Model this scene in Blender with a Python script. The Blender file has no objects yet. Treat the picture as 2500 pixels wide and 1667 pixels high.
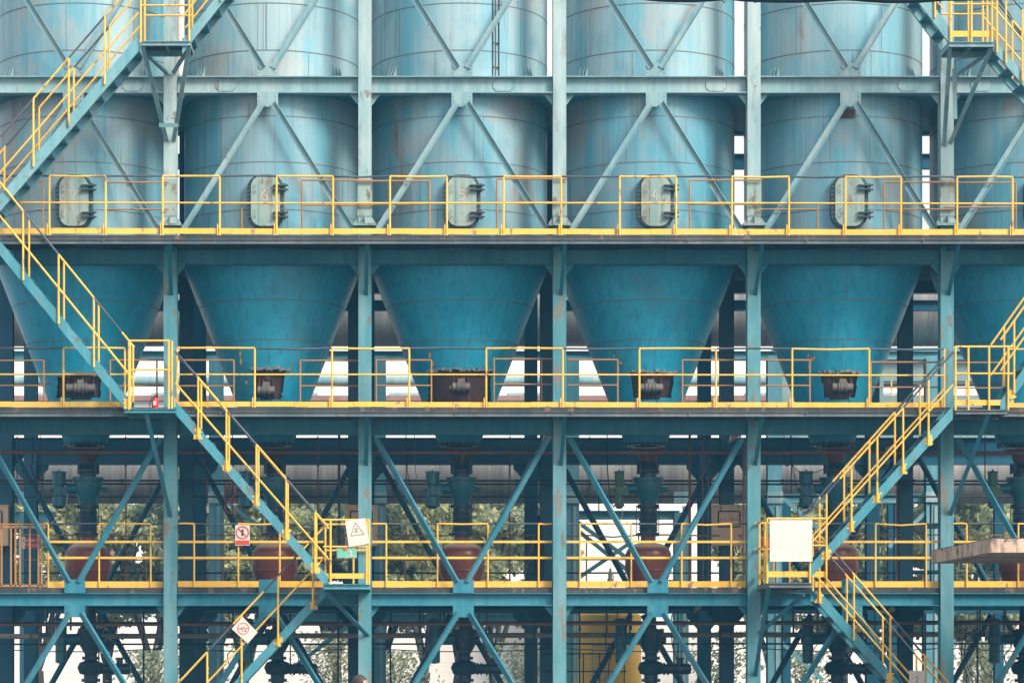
import bpy, math, random
from mathutils import Vector, noise
random.seed(7)
R = math.radians
C = bpy.context.scene.collection

# ------------------------------------------------------------------ camera, world, sun, exposure
DIST, EYE, PX = 51.5, 1.6, 118.5          # metres to the front column row, eye height, photo pixels per metre there
VX, HY = 950.0, 1620.0                    # vanishing point of the photo (pixels of the 2500 wide original)
cam_d = bpy.data.cameras.new('camera'); cam = bpy.data.objects.new('camera', cam_d); C.objects.link(cam)
cam.location = (0, -DIST, EYE); cam.rotation_euler = (R(90), 0, 0)
cam_d.sensor_width = 36.0; cam_d.lens = 36.0*DIST*PX/2500.0
cam_d.shift_x = (1250-VX)/2500.0; cam_d.shift_y = (HY-833.5)/2500.0
cam_d.clip_start = 0.5; cam_d.clip_end = 2000
bpy.context.scene.camera = cam

SUN_AZ, SUN_EL = R(134), R(37)
w = bpy.data.worlds.new('World'); bpy.context.scene.world = w; w.use_nodes = True
nt = w.node_tree; bg = nt.nodes['Background']
sky = nt.nodes.new('ShaderNodeTexSky'); sky.sky_type = 'NISHITA'; sky.sun_disc = False
sky.sun_elevation = SUN_EL; sky.sun_rotation = SUN_AZ
sky.air_density = 1.0; sky.dust_density = 9.0; sky.ozone_density = 1.0
tc = nt.nodes.new('ShaderNodeTexCoord'); cn = nt.nodes.new('ShaderNodeTexNoise'); cn.inputs['Scale'].default_value = 2.2; cn.inputs['Detail'].default_value = 5
nt.links.new(tc.outputs['Generated'], cn.inputs['Vector'])
cr = nt.nodes.new('ShaderNodeMapRange'); cr.inputs[1].default_value = 0.3; cr.inputs[2].default_value = 0.7; cr.inputs[3].default_value = 0.55; cr.inputs[4].default_value = 0.85
nt.links.new(cn.outputs[0], cr.inputs[0])
cm = nt.nodes.new('ShaderNodeMix'); cm.data_type = 'RGBA'; nt.links.new(cr.outputs[0], cm.inputs[0])
nt.links.new(sky.outputs[0], cm.inputs[6]); 
sx = nt.nodes.new('ShaderNodeSeparateXYZ'); nt.links.new(tc.outputs['Generated'], sx.inputs[0])
hr_ = nt.nodes.new('ShaderNodeMapRange'); hr_.inputs[1].default_value = 0.05; hr_.inputs[2].default_value = 0.45; nt.links.new(sx.outputs[2], hr_.inputs[0])
hm_ = nt.nodes.new('ShaderNodeMix'); hm_.data_type = 'RGBA'; nt.links.new(hr_.outputs[0], hm_.inputs[0])
hm_.inputs[6].default_value = (5.6, 5.15, 4.55, 1); hm_.inputs[7].default_value = (4.15, 4.4, 4.6, 1)     # creamy horizon haze, cooler overhead
nt.links.new(hm_.outputs[2], cm.inputs[7])      # thin bright overcast
nt.links.new(cm.outputs[2], bg.inputs[0]); bg.inputs[1].default_value = 0.15
sl = bpy.data.lights.new('sun', 'SUN'); sl.energy = 2.3; sl.angle = R(20); sl.color = (1, 0.91, 0.80)
so = bpy.data.objects.new('sun', sl); C.objects.link(so)
sd = Vector((math.sin(SUN_AZ)*math.cos(SUN_EL), math.cos(SUN_AZ)*math.cos(SUN_EL), math.sin(SUN_EL)))
so.rotation_euler = sd.to_track_quat('Z', 'Y').to_euler(); so.location = (20, -40, 40)
vs = bpy.context.scene.view_settings
bpy.context.scene.display_settings.display_device = 'sRGB'
vs.view_transform = 'Standard'; vs.look = 'None'; vs.exposure = 1.0; vs.gamma = 1.0
cy = bpy.context.scene.cycles
cy.max_bounces = 6; cy.diffuse_bounces = 3; cy.glossy_bounces = 2; cy.transmission_bounces = 2
cy.use_denoising = True

# ------------------------------------------------------------------ helpers
def at(px, py, Y=0.0):
    s = PX*DIST/(DIST+Y)
    return Vector(((px-VX)/s, Y, EYE+(HY-py)/s))
def zat(py, Y=0.0): return at(0, py, Y).z
def xat(px, Y=0.0): return at(px, 0, Y).x
GZ = -0.25

class MB:
    def __init__(s): s.v = []; s.f = []; s.m = []; s.sm = []
    def add(s, vs_, fs, mi=0, smooth=False):
        b = len(s.v); s.v += [Vector(p) for p in vs_]
        for f in fs: s.f.append([i+b for i in f]); s.m.append(mi); s.sm.append(smooth)
    def box(s, x0, x1, y0, y1, z0, z1, mi=0):
        s.add([(x0,y0,z0),(x1,y0,z0),(x1,y1,z0),(x0,y1,z0),(x0,y0,z1),(x1,y0,z1),(x1,y1,z1),(x0,y1,z1)],
              [(0,3,2,1),(4,5,6,7),(0,1,5,4),(1,2,6,5),(2,3,7,6),(3,0,4,7)], mi)
    def bar(s, p, q, w_, h, up=(0,1,0), mi=0):
        # rectangular bar: h along 'up', w_ across
        p = Vector(p); q = Vector(q); d = (q-p).normalized(); up = Vector(up)
        u = (up - d*up.dot(d)).normalized(); a = d.cross(u)
        o = [(-1,-1),(1,-1),(1,1),(-1,1)]
        vs_ = [p+a*(i*w_/2)+u*(j*h/2) for i,j in o]+[q+a*(i*w_/2)+u*(j*h/2) for i,j in o]
        s.add(vs_, [(3,2,1,0),(4,5,6,7),(0,1,5,4),(1,2,6,5),(2,3,7,6),(3,0,4,7)], mi)
    def tube(s, pts, r, n=8, mi=0, caps=True):
        pts = [Vector(p) for p in pts]; N = len(pts); rr = r if isinstance(r, (list,tuple)) else [r]*N
        rings = []; a = None
        for i,p in enumerate(pts):
            t = ((pts[min(i+1,N-1)]-p).normalized() + (p-pts[max(i-1,0)]).normalized())
            if t.length < 1e-6: t = pts[min(i+1,N-1)]-pts[max(i-1,0)]
            t.normalize()
            if a is None: a = t.orthogonal().normalized()
            a = (a - t*a.dot(t))
            if a.length < 1e-6: a = t.orthogonal()
            a.normalize(); b = t.cross(a)
            rings.append([p+(a*math.cos(k*2*math.pi/n)+b*math.sin(k*2*math.pi/n))*rr[i] for k in range(n)])
        vs_ = [q for g in rings for q in g]; fs = []
        for i in range(N-1):
            for k in range(n): fs.append((i*n+k, i*n+(k+1)%n, (i+1)*n+(k+1)%n, (i+1)*n+k))
        s.add(vs_, fs, mi, True)
        if caps:
            s.add(rings[0], [tuple(reversed(range(n)))], mi); s.add(rings[-1], [tuple(range(n))], mi)
    def cyl(s, p, q, r, r2=None, n=16, mi=0): s.tube([p,q], [r, r if r2 is None else r2], n, mi)
    def lathe(s, c, prof, n=32, mi=0, a0=0.0, a1=2*math.pi):
        full = abs(a1-a0-2*math.pi) < 1e-6; m = n if full else n+1
        vs_ = []; fs = []
        for r,z in prof:
            for k in range(m):
                a = a0+(a1-a0)*k/n
                vs_.append((c[0]+r*math.sin(a), c[1]-r*math.cos(a), z))
        for i in range(len(prof)-1):
            for k in range(n):
                k2 = (k+1) % m
                fs.append((i*m+k, i*m+k2, (i+1)*m+k2, (i+1)*m+k))
        s.add(vs_, fs, mi, True)
    def prism(s, poly, y0, y1, mi=0):
        n = len(poly); vs_ = [(x,y0,z) for x,z in poly]+[(x,y1,z) for x,z in poly]
        fs = [tuple(range(n)), tuple(reversed(range(n,2*n)))]
        for i in range(n): j=(i+1)%n; fs.append((j,i,n+i,n+j))
        s.add(vs_, fs, mi)
    def ibeam(s, x0, x1, yc, z0, z1, fw=0.2, tf=0.016, tw=0.012, mi=0):
        s.box(x0,x1,yc-fw/2,yc+fw/2,z0,z0+tf,mi); s.box(x0,x1,yc-fw/2,yc+fw/2,z1-tf,z1,mi)
        s.box(x0,x1,yc-tw/2,yc+tw/2,z0+tf,z1-tf,mi)
    def hcol(s, x, y0, z0, z1, wd=0.27, dp=0.28, t=0.018, mi=0):
        s.box(x-wd/2,x+wd/2,y0,y0+t,z0,z1,mi); s.box(x-wd/2,x+wd/2,y0+dp-t,y0+dp,z0,z1,mi)
        s.box(x-t/2,x+t/2,y0+t,y0+dp-t,z0,z1,mi)
    def build(s, name, mats, parent=None):
        if not isinstance(mats, (list,tuple)): mats = [mats]
        if parent is None:
            xs=[p.x for p in s.v]; ys=[p.y for p in s.v]; zs=[p.z for p in s.v]
            o = Vector(((min(xs)+max(xs))/2,(min(ys)+max(ys))/2,min(zs)))
        else: o = Vector(parent['org'])
        me = bpy.data.meshes.new(name)
        me.from_pydata([tuple(p-o) for p in s.v], [], s.f)
        for m in mats: me.materials.append(m)
        me.polygons.foreach_set('material_index', s.m); me.polygons.foreach_set('use_smooth', s.sm)
        me.update()
        if any(s.sm): me.set_sharp_from_angle(angle=R(40))
        ob = bpy.data.objects.new(name, me); C.objects.link(ob)
        ob['org'] = tuple(o)
        if parent is None: ob.location = o
        else: ob.parent = parent
        return ob

def tag(o, label, cat, group=None):
    o['label'] = label; o['category'] = cat; o['kind'] = 'thing'
    if group: o['group'] = group
    return o
def struct(o): o['kind'] = 'structure'; return o
def thing(name, label, cat, loc, group=None):
    o = bpy.data.objects.new(name, None); C.objects.link(o); o.location = loc; o['org'] = tuple(loc)
    o.empty_display_size = 0.2
    return tag(o, label, cat, group)

# ------------------------------------------------------------------ materials
class NT:
    def __init__(s, name):
        s.mat = bpy.data.materials.new(name); s.mat.use_nodes = True
        s.t = s.mat.node_tree; s.b = s.t.nodes['Principled BSDF']
        s.geo = s.t.nodes.new('ShaderNodeNewGeometry')
    def link(s, a, b): s.t.links.new(a, b)
    def noise(s, scale, sc=(1,1,1), detail=4, rough=0.55, off=(0,0,0), dist=0.0):
        mp = s.t.nodes.new('ShaderNodeMapping'); mp.inputs['Scale'].default_value = sc; mp.inputs['Location'].default_value = off
        s.link(s.geo.outputs['Position'], mp.inputs['Vector'])
        n = s.t.nodes.new('ShaderNodeTexNoise'); n.inputs['Scale'].default_value = scale
        n.inputs['Detail'].default_value = detail; n.inputs['Roughness'].default_value = rough; n.inputs['Distortion'].default_value = dist
        s.link(mp.outputs[0], n.inputs['Vector']); return n.outputs[0]
    def ramp(s, fac, a, b, va=0.0, vb=1.0):
        r = s.t.nodes.new('ShaderNodeMapRange'); r.inputs[1].default_value = a; r.inputs[2].default_value = b
        r.inputs[3].default_value = va; r.inputs[4].default_value = vb; s.link(fac, r.inputs[0]); return r.outputs[0]
    def mul(s, a, b):
        m = s.t.nodes.new('ShaderNodeMath'); m.operation = 'MULTIPLY'
        s.link(a, m.inputs[0])
        if isinstance(b, (int,float)): m.inputs[1].default_value = b
        else: s.link(b, m.inputs[1])
        return m.outputs[0]
    def mix(s, fac, a, b):
        m = s.t.nodes.new('ShaderNodeMix'); m.data_type = 'RGBA'
        if isinstance(fac, (int,float)): m.inputs[0].default_value = fac
        else: s.link(fac, m.inputs[0])
        for inp, v in ((m.inputs[6],a),(m.inputs[7],b)):
            if isinstance(v, (tuple,list)): inp.default_value = (*v[:3],1)
            else: s.link(v, inp)
        return m.outputs[2]
    def done(s, col, rough=0.6, metal=0.0, bump=None, bd=0.01, spec=0.35):
        if isinstance(col, (tuple,list)): s.b.inputs['Base Color'].default_value = (*col[:3],1)
        else: s.link(col, s.b.inputs['Base Color'])
        if isinstance(rough, (int,float)): s.b.inputs['Roughness'].default_value = rough
        else: s.link(rough, s.b.inputs['Roughness'])
        s.b.inputs['Metallic'].default_value = metal; s.b.inputs['Specular IOR Level'].default_value = spec
        if bump is not None:
            n = s.t.nodes.new('ShaderNodeBump'); n.inputs['Strength'].default_value = 0.5; n.inputs['Distance'].default_value = bd
            s.link(bump, n.inputs['Height']); s.link(n.outputs[0], s.b.inputs['Normal'])
        return s.mat

RUST = (0.105,0.048,0.024); RUST2 = (0.19,0.085,0.035)
def painted(name, base, dust, dust_amt=0.5, rust=0.35, grime=0.5, rough=0.55, streak=1.0, base2=None, patch=0.0, toplight=None, peel=0.0):
    n = NT(name)
    big = n.noise(0.7, (1,1,0.55), 3, off=(3.1,1.7,0.4))
    fine = n.noise(9, (1,1,0.05), 5, 0.65, off=(1,2,3))
    blot = n.noise(4.5, (1,1,0.5), 8, 0.68, off=(7,3,9))
    col = n.mix(n.ramp(big,0.35,0.65), base, base2 or tuple(c*0.8 for c in base))
    col = n.mix(n.mul(n.ramp(n.noise(1.7,(1,1,0.35),6,0.6,off=(9,8,2)),0.40,0.66), dust_amt), col, dust)
    col = n.mix(n.mul(n.ramp(fine,0.45,0.72), 0.45*streak*grime), col, tuple(c*0.45 for c in base))
    col = n.mix(n.mul(n.ramp(fine,0.50,0.30), 0.30*streak), col, dust)
    rm = n.ramp(blot, 0.675-0.13*rust, 0.71-0.11*rust)
    col = n.mix(n.mul(rm, min(1,0.55+0.4*rust)), col, n.mix(n.noise(14,detail=3), RUST, (0.20,0.17,0.13)))
    if peel:
        pn = n.noise(9,(1,1,1),9,0.72,off=(8,8,3))
        col = n.mix(n.mul(n.ramp(pn,0.575,0.60),peel), col, n.mix(n.noise(22,detail=4),(0.10,0.075,0.06),(0.24,0.26,0.24)))
    if toplight:
        sx = n.t.nodes.new('ShaderNodeSeparateXYZ'); n.link(n.geo.outputs['Normal'], sx.inputs[0])
        col = n.mix(n.mul(n.ramp(sx.outputs[2],0.55,0.92),0.85), col, toplight)  # pale light on upward faces, painted into the colour
    if patch: col = n.mix(n.mul(n.ramp(n.noise(3.4,(1,1,0.28),7,0.62,off=(4,6,1)),0.575,0.61),patch), col, n.mix(n.noise(11,detail=5), (0.13,0.10,0.07), (0.26,0.22,0.16)))
    return n.done(col, rough, 0, n.noise(30, detail=3), 0.004)

def silo_mat(name, blue, dust, dust_bias=0.5, seed=0.0, brown=0.5):
    n = NT(name)
    band = n.noise(1.15, (1,1,0.06), 3, 0.5, off=(seed,2.7,1.3))
    band2 = n.noise(2.6, (1,1,0.10), 4, 0.55, off=(seed+4,1,2))
    patch = n.noise(0.75, (1,1,0.9), 4, 0.55, off=(5,seed,8))
    fine = n.noise(12, (1,1,0.035), 6, 0.7, off=(2,seed,4))
    fine2 = n.noise(34, (1,1,0.02), 3, 0.6, off=(8,seed,1))
    d = n.ramp(band, 0.50-0.12*dust_bias, 0.62-0.12*dust_bias)
    col = n.mix(n.mul(d,0.52), blue, dust)
    col = n.mix(n.mul(n.ramp(band2,0.50,0.56),0.45), col, tuple(b*0.55+q*0.45 for b,q in zip(blue,dust)))
    col = n.mix(n.mul(n.ramp(patch,0.54,0.68),0.75), col, (dust[0]*0.80,dust[1]*0.70,dust[2]*0.68))
    col = n.mix(n.mul(n.ramp(patch,0.44,0.34),0.55), col, tuple(b*0.9 for b in blue))
    col = n.mix(n.mul(n.ramp(fine,0.50,0.72),0.28), col, (0.10,0.17,0.20))
    col = n.mix(n.mul(n.ramp(fine,0.46,0.30),0.18), col, (0.42,0.50,0.52))
    col = n.mix(n.mul(n.ramp(fine2,0.55,0.75),0.30), col, (0.12,0.17,0.18))
    br = n.mul(n.ramp(n.noise(1.4,(1,1,0.35),6,0.62,off=(seed,9,3)),0.60,0.72), n.ramp(fine,0.35,0.62))
    col = n.mix(n.mul(br, brown), col, (0.20,0.125,0.075))
    run = n.mul(n.ramp(n.noise(26,(1,1,0.010),3,0.6,off=(seed,3,5)),0.60,0.66), n.ramp(n.noise(1.6,(1,1,0.5),5,0.6,off=(6,seed,2)),0.50,0.62))
    col = n.mix(n.mul(run,0.55), col, (0.13,0.075,0.045))
    return n.done(col, 0.42, 0, n.mix(0.5, n.noise(3,detail=2), fine), 0.008, spec=0.5)

M = {}
M['shell'] = silo_mat('silo_paint', (0.125,0.345,0.435), (0.43,0.49,0.49), 0.55, 2.0, 0.75)  # dusty upper shell, also lightened for the stronger light up high
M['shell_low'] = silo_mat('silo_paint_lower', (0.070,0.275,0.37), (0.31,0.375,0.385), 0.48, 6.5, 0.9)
n = NT('cone_paint')
cb = n.ramp(n.noise(0.9,(1,1,0.6),3,off=(4,1,2)),0.38,0.66); cf = n.noise(9,(1,1,0.07),6,0.70,off=(1,7,3)); cg = n.noise(0.7,(1,1,0.8),5,0.6,off=(11,2,5))
cc = n.mix(cb, (0.006,0.29,0.45), (0.032,0.36,0.53))
cc = n.mix(n.mul(n.ramp(cf,0.48,0.70),0.48), cc, (0.006,0.11,0.20))
cc = n.mix(n.mul(n.ramp(cf,0.44,0.28),0.22), cc, (0.10,0.32,0.41))
cc = n.mix(n.mul(n.ramp(cg,0.54,0.70),0.45), cc, (0.085,0.16,0.20))
M['cone'] = n.done(cc, 0.42, 0, cf, 0.006, spec=0.5)
M['seam'] = NT('seam_grime').done((0.13,0.16,0.17), 0.8)
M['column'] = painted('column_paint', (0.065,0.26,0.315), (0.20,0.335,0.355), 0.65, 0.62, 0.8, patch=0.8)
M['column_up'] = painted('faded_lit_column_paint', (0.24,0.40,0.43), (0.42,0.50,0.50), 0.75, 0.45, 0.5, patch=0.35)  # faded paint, with the brighter light of the upper storey mixed in
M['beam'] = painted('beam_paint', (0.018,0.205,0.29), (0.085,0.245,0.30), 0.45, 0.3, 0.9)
M['beam_up'] = painted('upper_beam_paint', (0.19,0.36,0.40), (0.35,0.43,0.44), 0.75, 0.30, 0.7)  # chalkier copy of the beam paint, lightened for the light up high
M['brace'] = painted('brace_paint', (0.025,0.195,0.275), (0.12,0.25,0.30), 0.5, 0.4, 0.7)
M['brace_up'] = painted('faded_lit_brace_paint', (0.16,0.33,0.38), (0.32,0.40,0.41), 0.6, 0.35, 0.6)  # fading plus the brighter upper light, both in the colour
M['brace_dark'] = painted('brace_paint_dark', (0.008,0.13,0.19), (0.03,0.15,0.19), 0.4, 0.3, 0.5)
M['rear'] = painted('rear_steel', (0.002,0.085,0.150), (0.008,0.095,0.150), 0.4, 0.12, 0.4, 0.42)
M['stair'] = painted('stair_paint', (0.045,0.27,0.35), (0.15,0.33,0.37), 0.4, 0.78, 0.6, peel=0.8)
M['stair_up'] = painted('stair_paint_upper', (0.12,0.34,0.40), (0.30,0.42,0.43), 0.5, 0.5, 0.5, peel=0.6)  # upper flights: worn paint lightened to carry the stronger light there
M['yellow'] = painted('yellow_paint', (0.82,0.49,0.06), (0.74,0.50,0.18), 0.35, 0.62, 0.5, 0.5, 0.6, base2=(0.76,0.42,0.04))
M['yellow_old'] = painted('worn_yellow_paint', (0.42,0.20,0.05), (0.30,0.18,0.10), 0.6, 0.65, 0.5, 0.6, 0.6)
M['bare'] = painted('bare_steel', (0.055,0.075,0.10), (0.16,0.17,0.18), 0.4, 0.5, 0.5, 0.45, 0.4)
M['deckdirt'] = painted('deck_grime', (0.035,0.040,0.045), (0.09,0.07,0.06), 0.6, 0.8, 0.5, 0.8)
M['edge'] = painted('edge_channel', (0.11,0.16,0.18), (0.22,0.23,0.22), 0.7, 0.8, 0.7)
M['rustpipe'] = painted('rusty_pipe', (0.20,0.075,0.035), (0.28,0.15,0.10), 0.5, 0.8, 0.5, 0.75)
M['darkpipe'] = painted('dark_pipe', (0.018,0.030,0.045), (0.06,0.07,0.08), 0.4, 0.3, 0.5, 0.5)
M['palepipe'] = painted('lagged_pipe', (0.42,0.36,0.29), (0.30,0.26,0.22), 0.6, 0.4, 0.6, 0.8)
M['red'] = painted('vessel_red', (0.16,0.034,0.022), (0.20,0.09,0.065), 0.35, 0.4, 0.6, 0.30, toplight=(0.62,0.48,0.38))  # dome tops carry painted top light
M['rustdark'] = painted('dark_rust', (0.075,0.035,0.030), (0.12,0.075,0.06), 0.5, 0.8, 0.5, 0.8)
M['valve'] = painted('valve_teal', (0.012,0.135,0.185), (0.035,0.15,0.19), 0.35, 0.3, 0.5, 0.3)
M['green'] = painted('actuator_green', (0.05,0.16,0.10), (0.13,0.20,0.12), 0.5, 0.3, 0.5, 0.45)
M['iron'] = painted('dark_iron', (0.010,0.040,0.070), (0.035,0.06,0.08), 0.4, 0.3, 0.5, 0.32)
M['motor'] = painted('motor_grey', (0.16,0.15,0.14), (0.24,0.21,0.18), 0.5, 0.4, 0.5, 0.55)
M['lid'] = painted('manhole_paint', (0.25,0.38,0.36), (0.34,0.37,0.33), 0.7, 0.9, 1.2, patch=0.5)
M['flange'] = painted('manhole_flange', (0.045,0.09,0.105), (0.10,0.12,0.115), 0.6, 0.6, 0.6)
def plain(name, c, rough=0.6, spec=0.3):
    n = NT(name); return n.done(n.mix(n.mul(n.ramp(n.noise(5,detail=6),0.45,0.75),0.35), c, tuple(x*0.72 for x in c)), rough, spec=spec)
M['chalk'] = plain('chalk_pink', (0.56,0.44,0.38))
M['white'] = plain('sign_white', (0.64,0.60,0.545), 0.45)
M['signred'] = plain('sign_red', (0.62,0.07,0.05), 0.45)
M['signpink'] = plain('faded_sign_red', (0.78,0.52,0.46), 0.5)
M['signdark'] = plain('sign_red_dark', (0.36,0.025,0.05), 0.45)
M['signgrey'] = plain('sign_grey', (0.33,0.31,0.28), 0.5)
M['signgreen'] = plain('sign_green', (0.16,0.48,0.35), 0.4)
M['black'] = plain('black', (0.015,0.016,0.018), 0.5)
M['rubber'] = plain('rubber', (0.012,0.014,0.018), 0.55)
M['ext_red'] = plain('extinguisher_red', (0.55,0.02,0.025), 0.3, 0.5)
M['cabinet'] = painted('cabinet_tan', (0.74,0.50,0.32), (0.72,0.58,0.43), 0.6, 0.4, 0.5)
M['offwhite'] = plain('off_white', (0.75,0.66,0.54), 0.4)
M['pale'] = painted('pale_pipe', (0.62,0.50,0.40), (0.55,0.50,0.46), 0.5, 0.2, 0.4)
M['rack'] = painted('rack_paint', (0.08,0.29,0.37), (0.20,0.34,0.38), 0.5, 0.25, 0.5)
M['tank_y'] = painted('tank_yellow', (0.95,0.56,0.04), (0.90,0.55,0.12), 0.4, 0.12, 0.4, 0.55)
n = NT('duct_cladding')
n1 = n.noise(7, (1,0.05,0.02), 3, 0.7); n2 = n.noise(0.8, (0.5,1,1), 5)
M['duct'] = n.done(n.mix(n.mul(n.ramp(n1,0.4,0.62),0.55), n.mix(n.ramp(n2,0.4,0.65),(0.30,0.29,0.27),(0.20,0.20,0.19)), (0.09,0.095,0.10)), 0.5, 0.1, n1, 0.02)
n = NT('concrete')
b1 = n.noise(1.6,(1,1,0.8),6,0.65); b2 = n.noise(6,(1,1,0.25),7,0.7); b3 = n.noise(40,detail=2)
cc = n.mix(n.ramp(b1,0.4,0.65), (0.50,0.36,0.27), (0.62,0.50,0.40))
cc = n.mix(n.mul(n.ramp(b2,0.48,0.64),0.85), cc, (0.16,0.09,0.07))
cc = n.mix(n.mul(n.ramp(n.noise(2.3,(1,1,1.5),8,0.7,off=(3.2,1,7)),0.55,0.63),0.9), cc, (0.045,0.035,0.035))
M['concrete'] = n.done(cc, 0.85, 0, b3, 0.01)
n = NT('siding_wall')
wv = n.t.nodes.new('ShaderNodeTexWave'); wv.wave_type='BANDS'; wv.bands_direction='Z'; wv.inputs['Scale'].default_value=0.75; wv.wave_profile='SAW'
n.link(n.geo.outputs['Position'], wv.inputs['Vector'])
M['wall'] = n.done(n.mix(n.ramp(wv.outputs[1],0.93,1.0), n.mix(n.ramp(n.noise(0.5,detail=5),0.4,0.7),(0.84,0.80,0.75),(0.76,0.72,0.67)), (0.58,0.55,0.5)), 0.7)
M['roof'] = painted('brown_roof', (0.27,0.13,0.11), (0.30,0.20,0.17), 0.5, 0.2, 0.5, 0.8)
M['teal_wall'] = painted('teal_cladding', (0.18,0.30,0.31), (0.28,0.33,0.32), 0.6, 0.2, 0.6)
M['glass'] = NT('pale_glass').done((0.85,0.84,0.80), 0.1, spec=0.5)
n = NT('yard_ground')
M['ground'] = n.done(n.mix(n.ramp(n.noise(0.4,detail=8),0.4,0.65),(0.07,0.068,0.065),(0.13,0.12,0.11)),0.9,0,n.noise(12,detail=4),0.02)
n = NT('bark'); M['bark'] = n.done(n.mix(n.noise(8,(1,1,0.2),5),(0.035,0.035,0.030),(0.10,0.085,0.065)),0.9,0,n.noise(20,(1,1,0.2),4),0.02)
def leafmat(name, a, b, c):
    n = NT(name)
    col = n.mix(n.ramp(n.noise(0.55,detail=3),0.4,0.62), a, b)
    oi = n.noise(6.0,detail=2)
    col = n.mix(n.ramp(oi,0.5,0.68), col, c)
    n.done(col, 0.5, spec=0.5)
    tr = n.t.nodes.new('ShaderNodeBsdfTranslucent'); n.link(col, tr.inputs[0])
    mx = n.t.nodes.new('ShaderNodeMixShader'); mx.inputs[0].default_value = 0.5
    n.link(n.b.outputs[0], mx.inputs[1]); n.link(tr.outputs[0], mx.inputs[2])
    out = [q for q in n.t.nodes if q.type=='OUTPUT_MATERIAL'][0]; n.link(mx.outputs[0], out.inputs[0])
    return n.mat
M['leaf1'] = leafmat('leaf_olive', (0.44,0.46,0.25), (0.27,0.33,0.20), (0.78,0.72,0.36))
M['leaf2'] = leafmat('leaf_green', (0.38,0.42,0.27), (0.24,0.31,0.20), (0.70,0.66,0.38))
M['skin'] = plain('skin', (0.48,0.26,0.19), 0.5); M['hair'] = plain('hair', (0.045,0.035,0.03), 0.6)
M['cloth'] = plain('work_jacket', (0.07,0.09,0.14), 0.9); M['trouser'] = plain('trousers', (0.035,0.04,0.05), 0.9); M['shoe'] = plain('shoes', (0.02,0.02,0.02), 0.6)

# ------------------------------------------------------------------ ground
g = MB(); g.add([(-90,-70,GZ),(110,-70,GZ),(110,80,GZ),(-90,80,GZ)], [(0,1,2,3)])
struct(g.build('ground', M['ground']))

# ------------------------------------------------------------------ levels
ZM0, ZM1 = zat(228), zat(187)               # upper main beam
Z1 = zat(583,-0.9); Z1e = zat(596,-0.9)     # first walkway deck, channel bottom
Z1b0, Z1b1 = zat(644,0), zat(611,0)         # its beam
Z2 = zat(1003,-0.9); Z2e = zat(1017,-0.9)
Z2b0, Z2b1 = zat(1060,0), zat(1025,0)
Z3 = zat(1434,0.1); Z3b0, Z3b1 = zat(1478,0), zat(1447,0)
COLX = [xat(p) for p in (-59,416,891,1366,1840,2311)]+[15.5]
BAYX = [-6.5,-2.5,1.5,5.5,9.5,13.5]
NUM = ['7','6','5','4','3','2']
SILO = ['silo 7','silo 6','silo 5','silo 4','the unnumbered silo','the cut-off right silo']
COLN = ['at the left edge of silo 7','between silo 7 and silo 6','between silo 6 and silo 5','between silo 5 and silo 4',
        'between silo 4 and the unnumbered silo','between the unnumbered silo and the cut-off silo','beyond the right edge']

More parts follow.
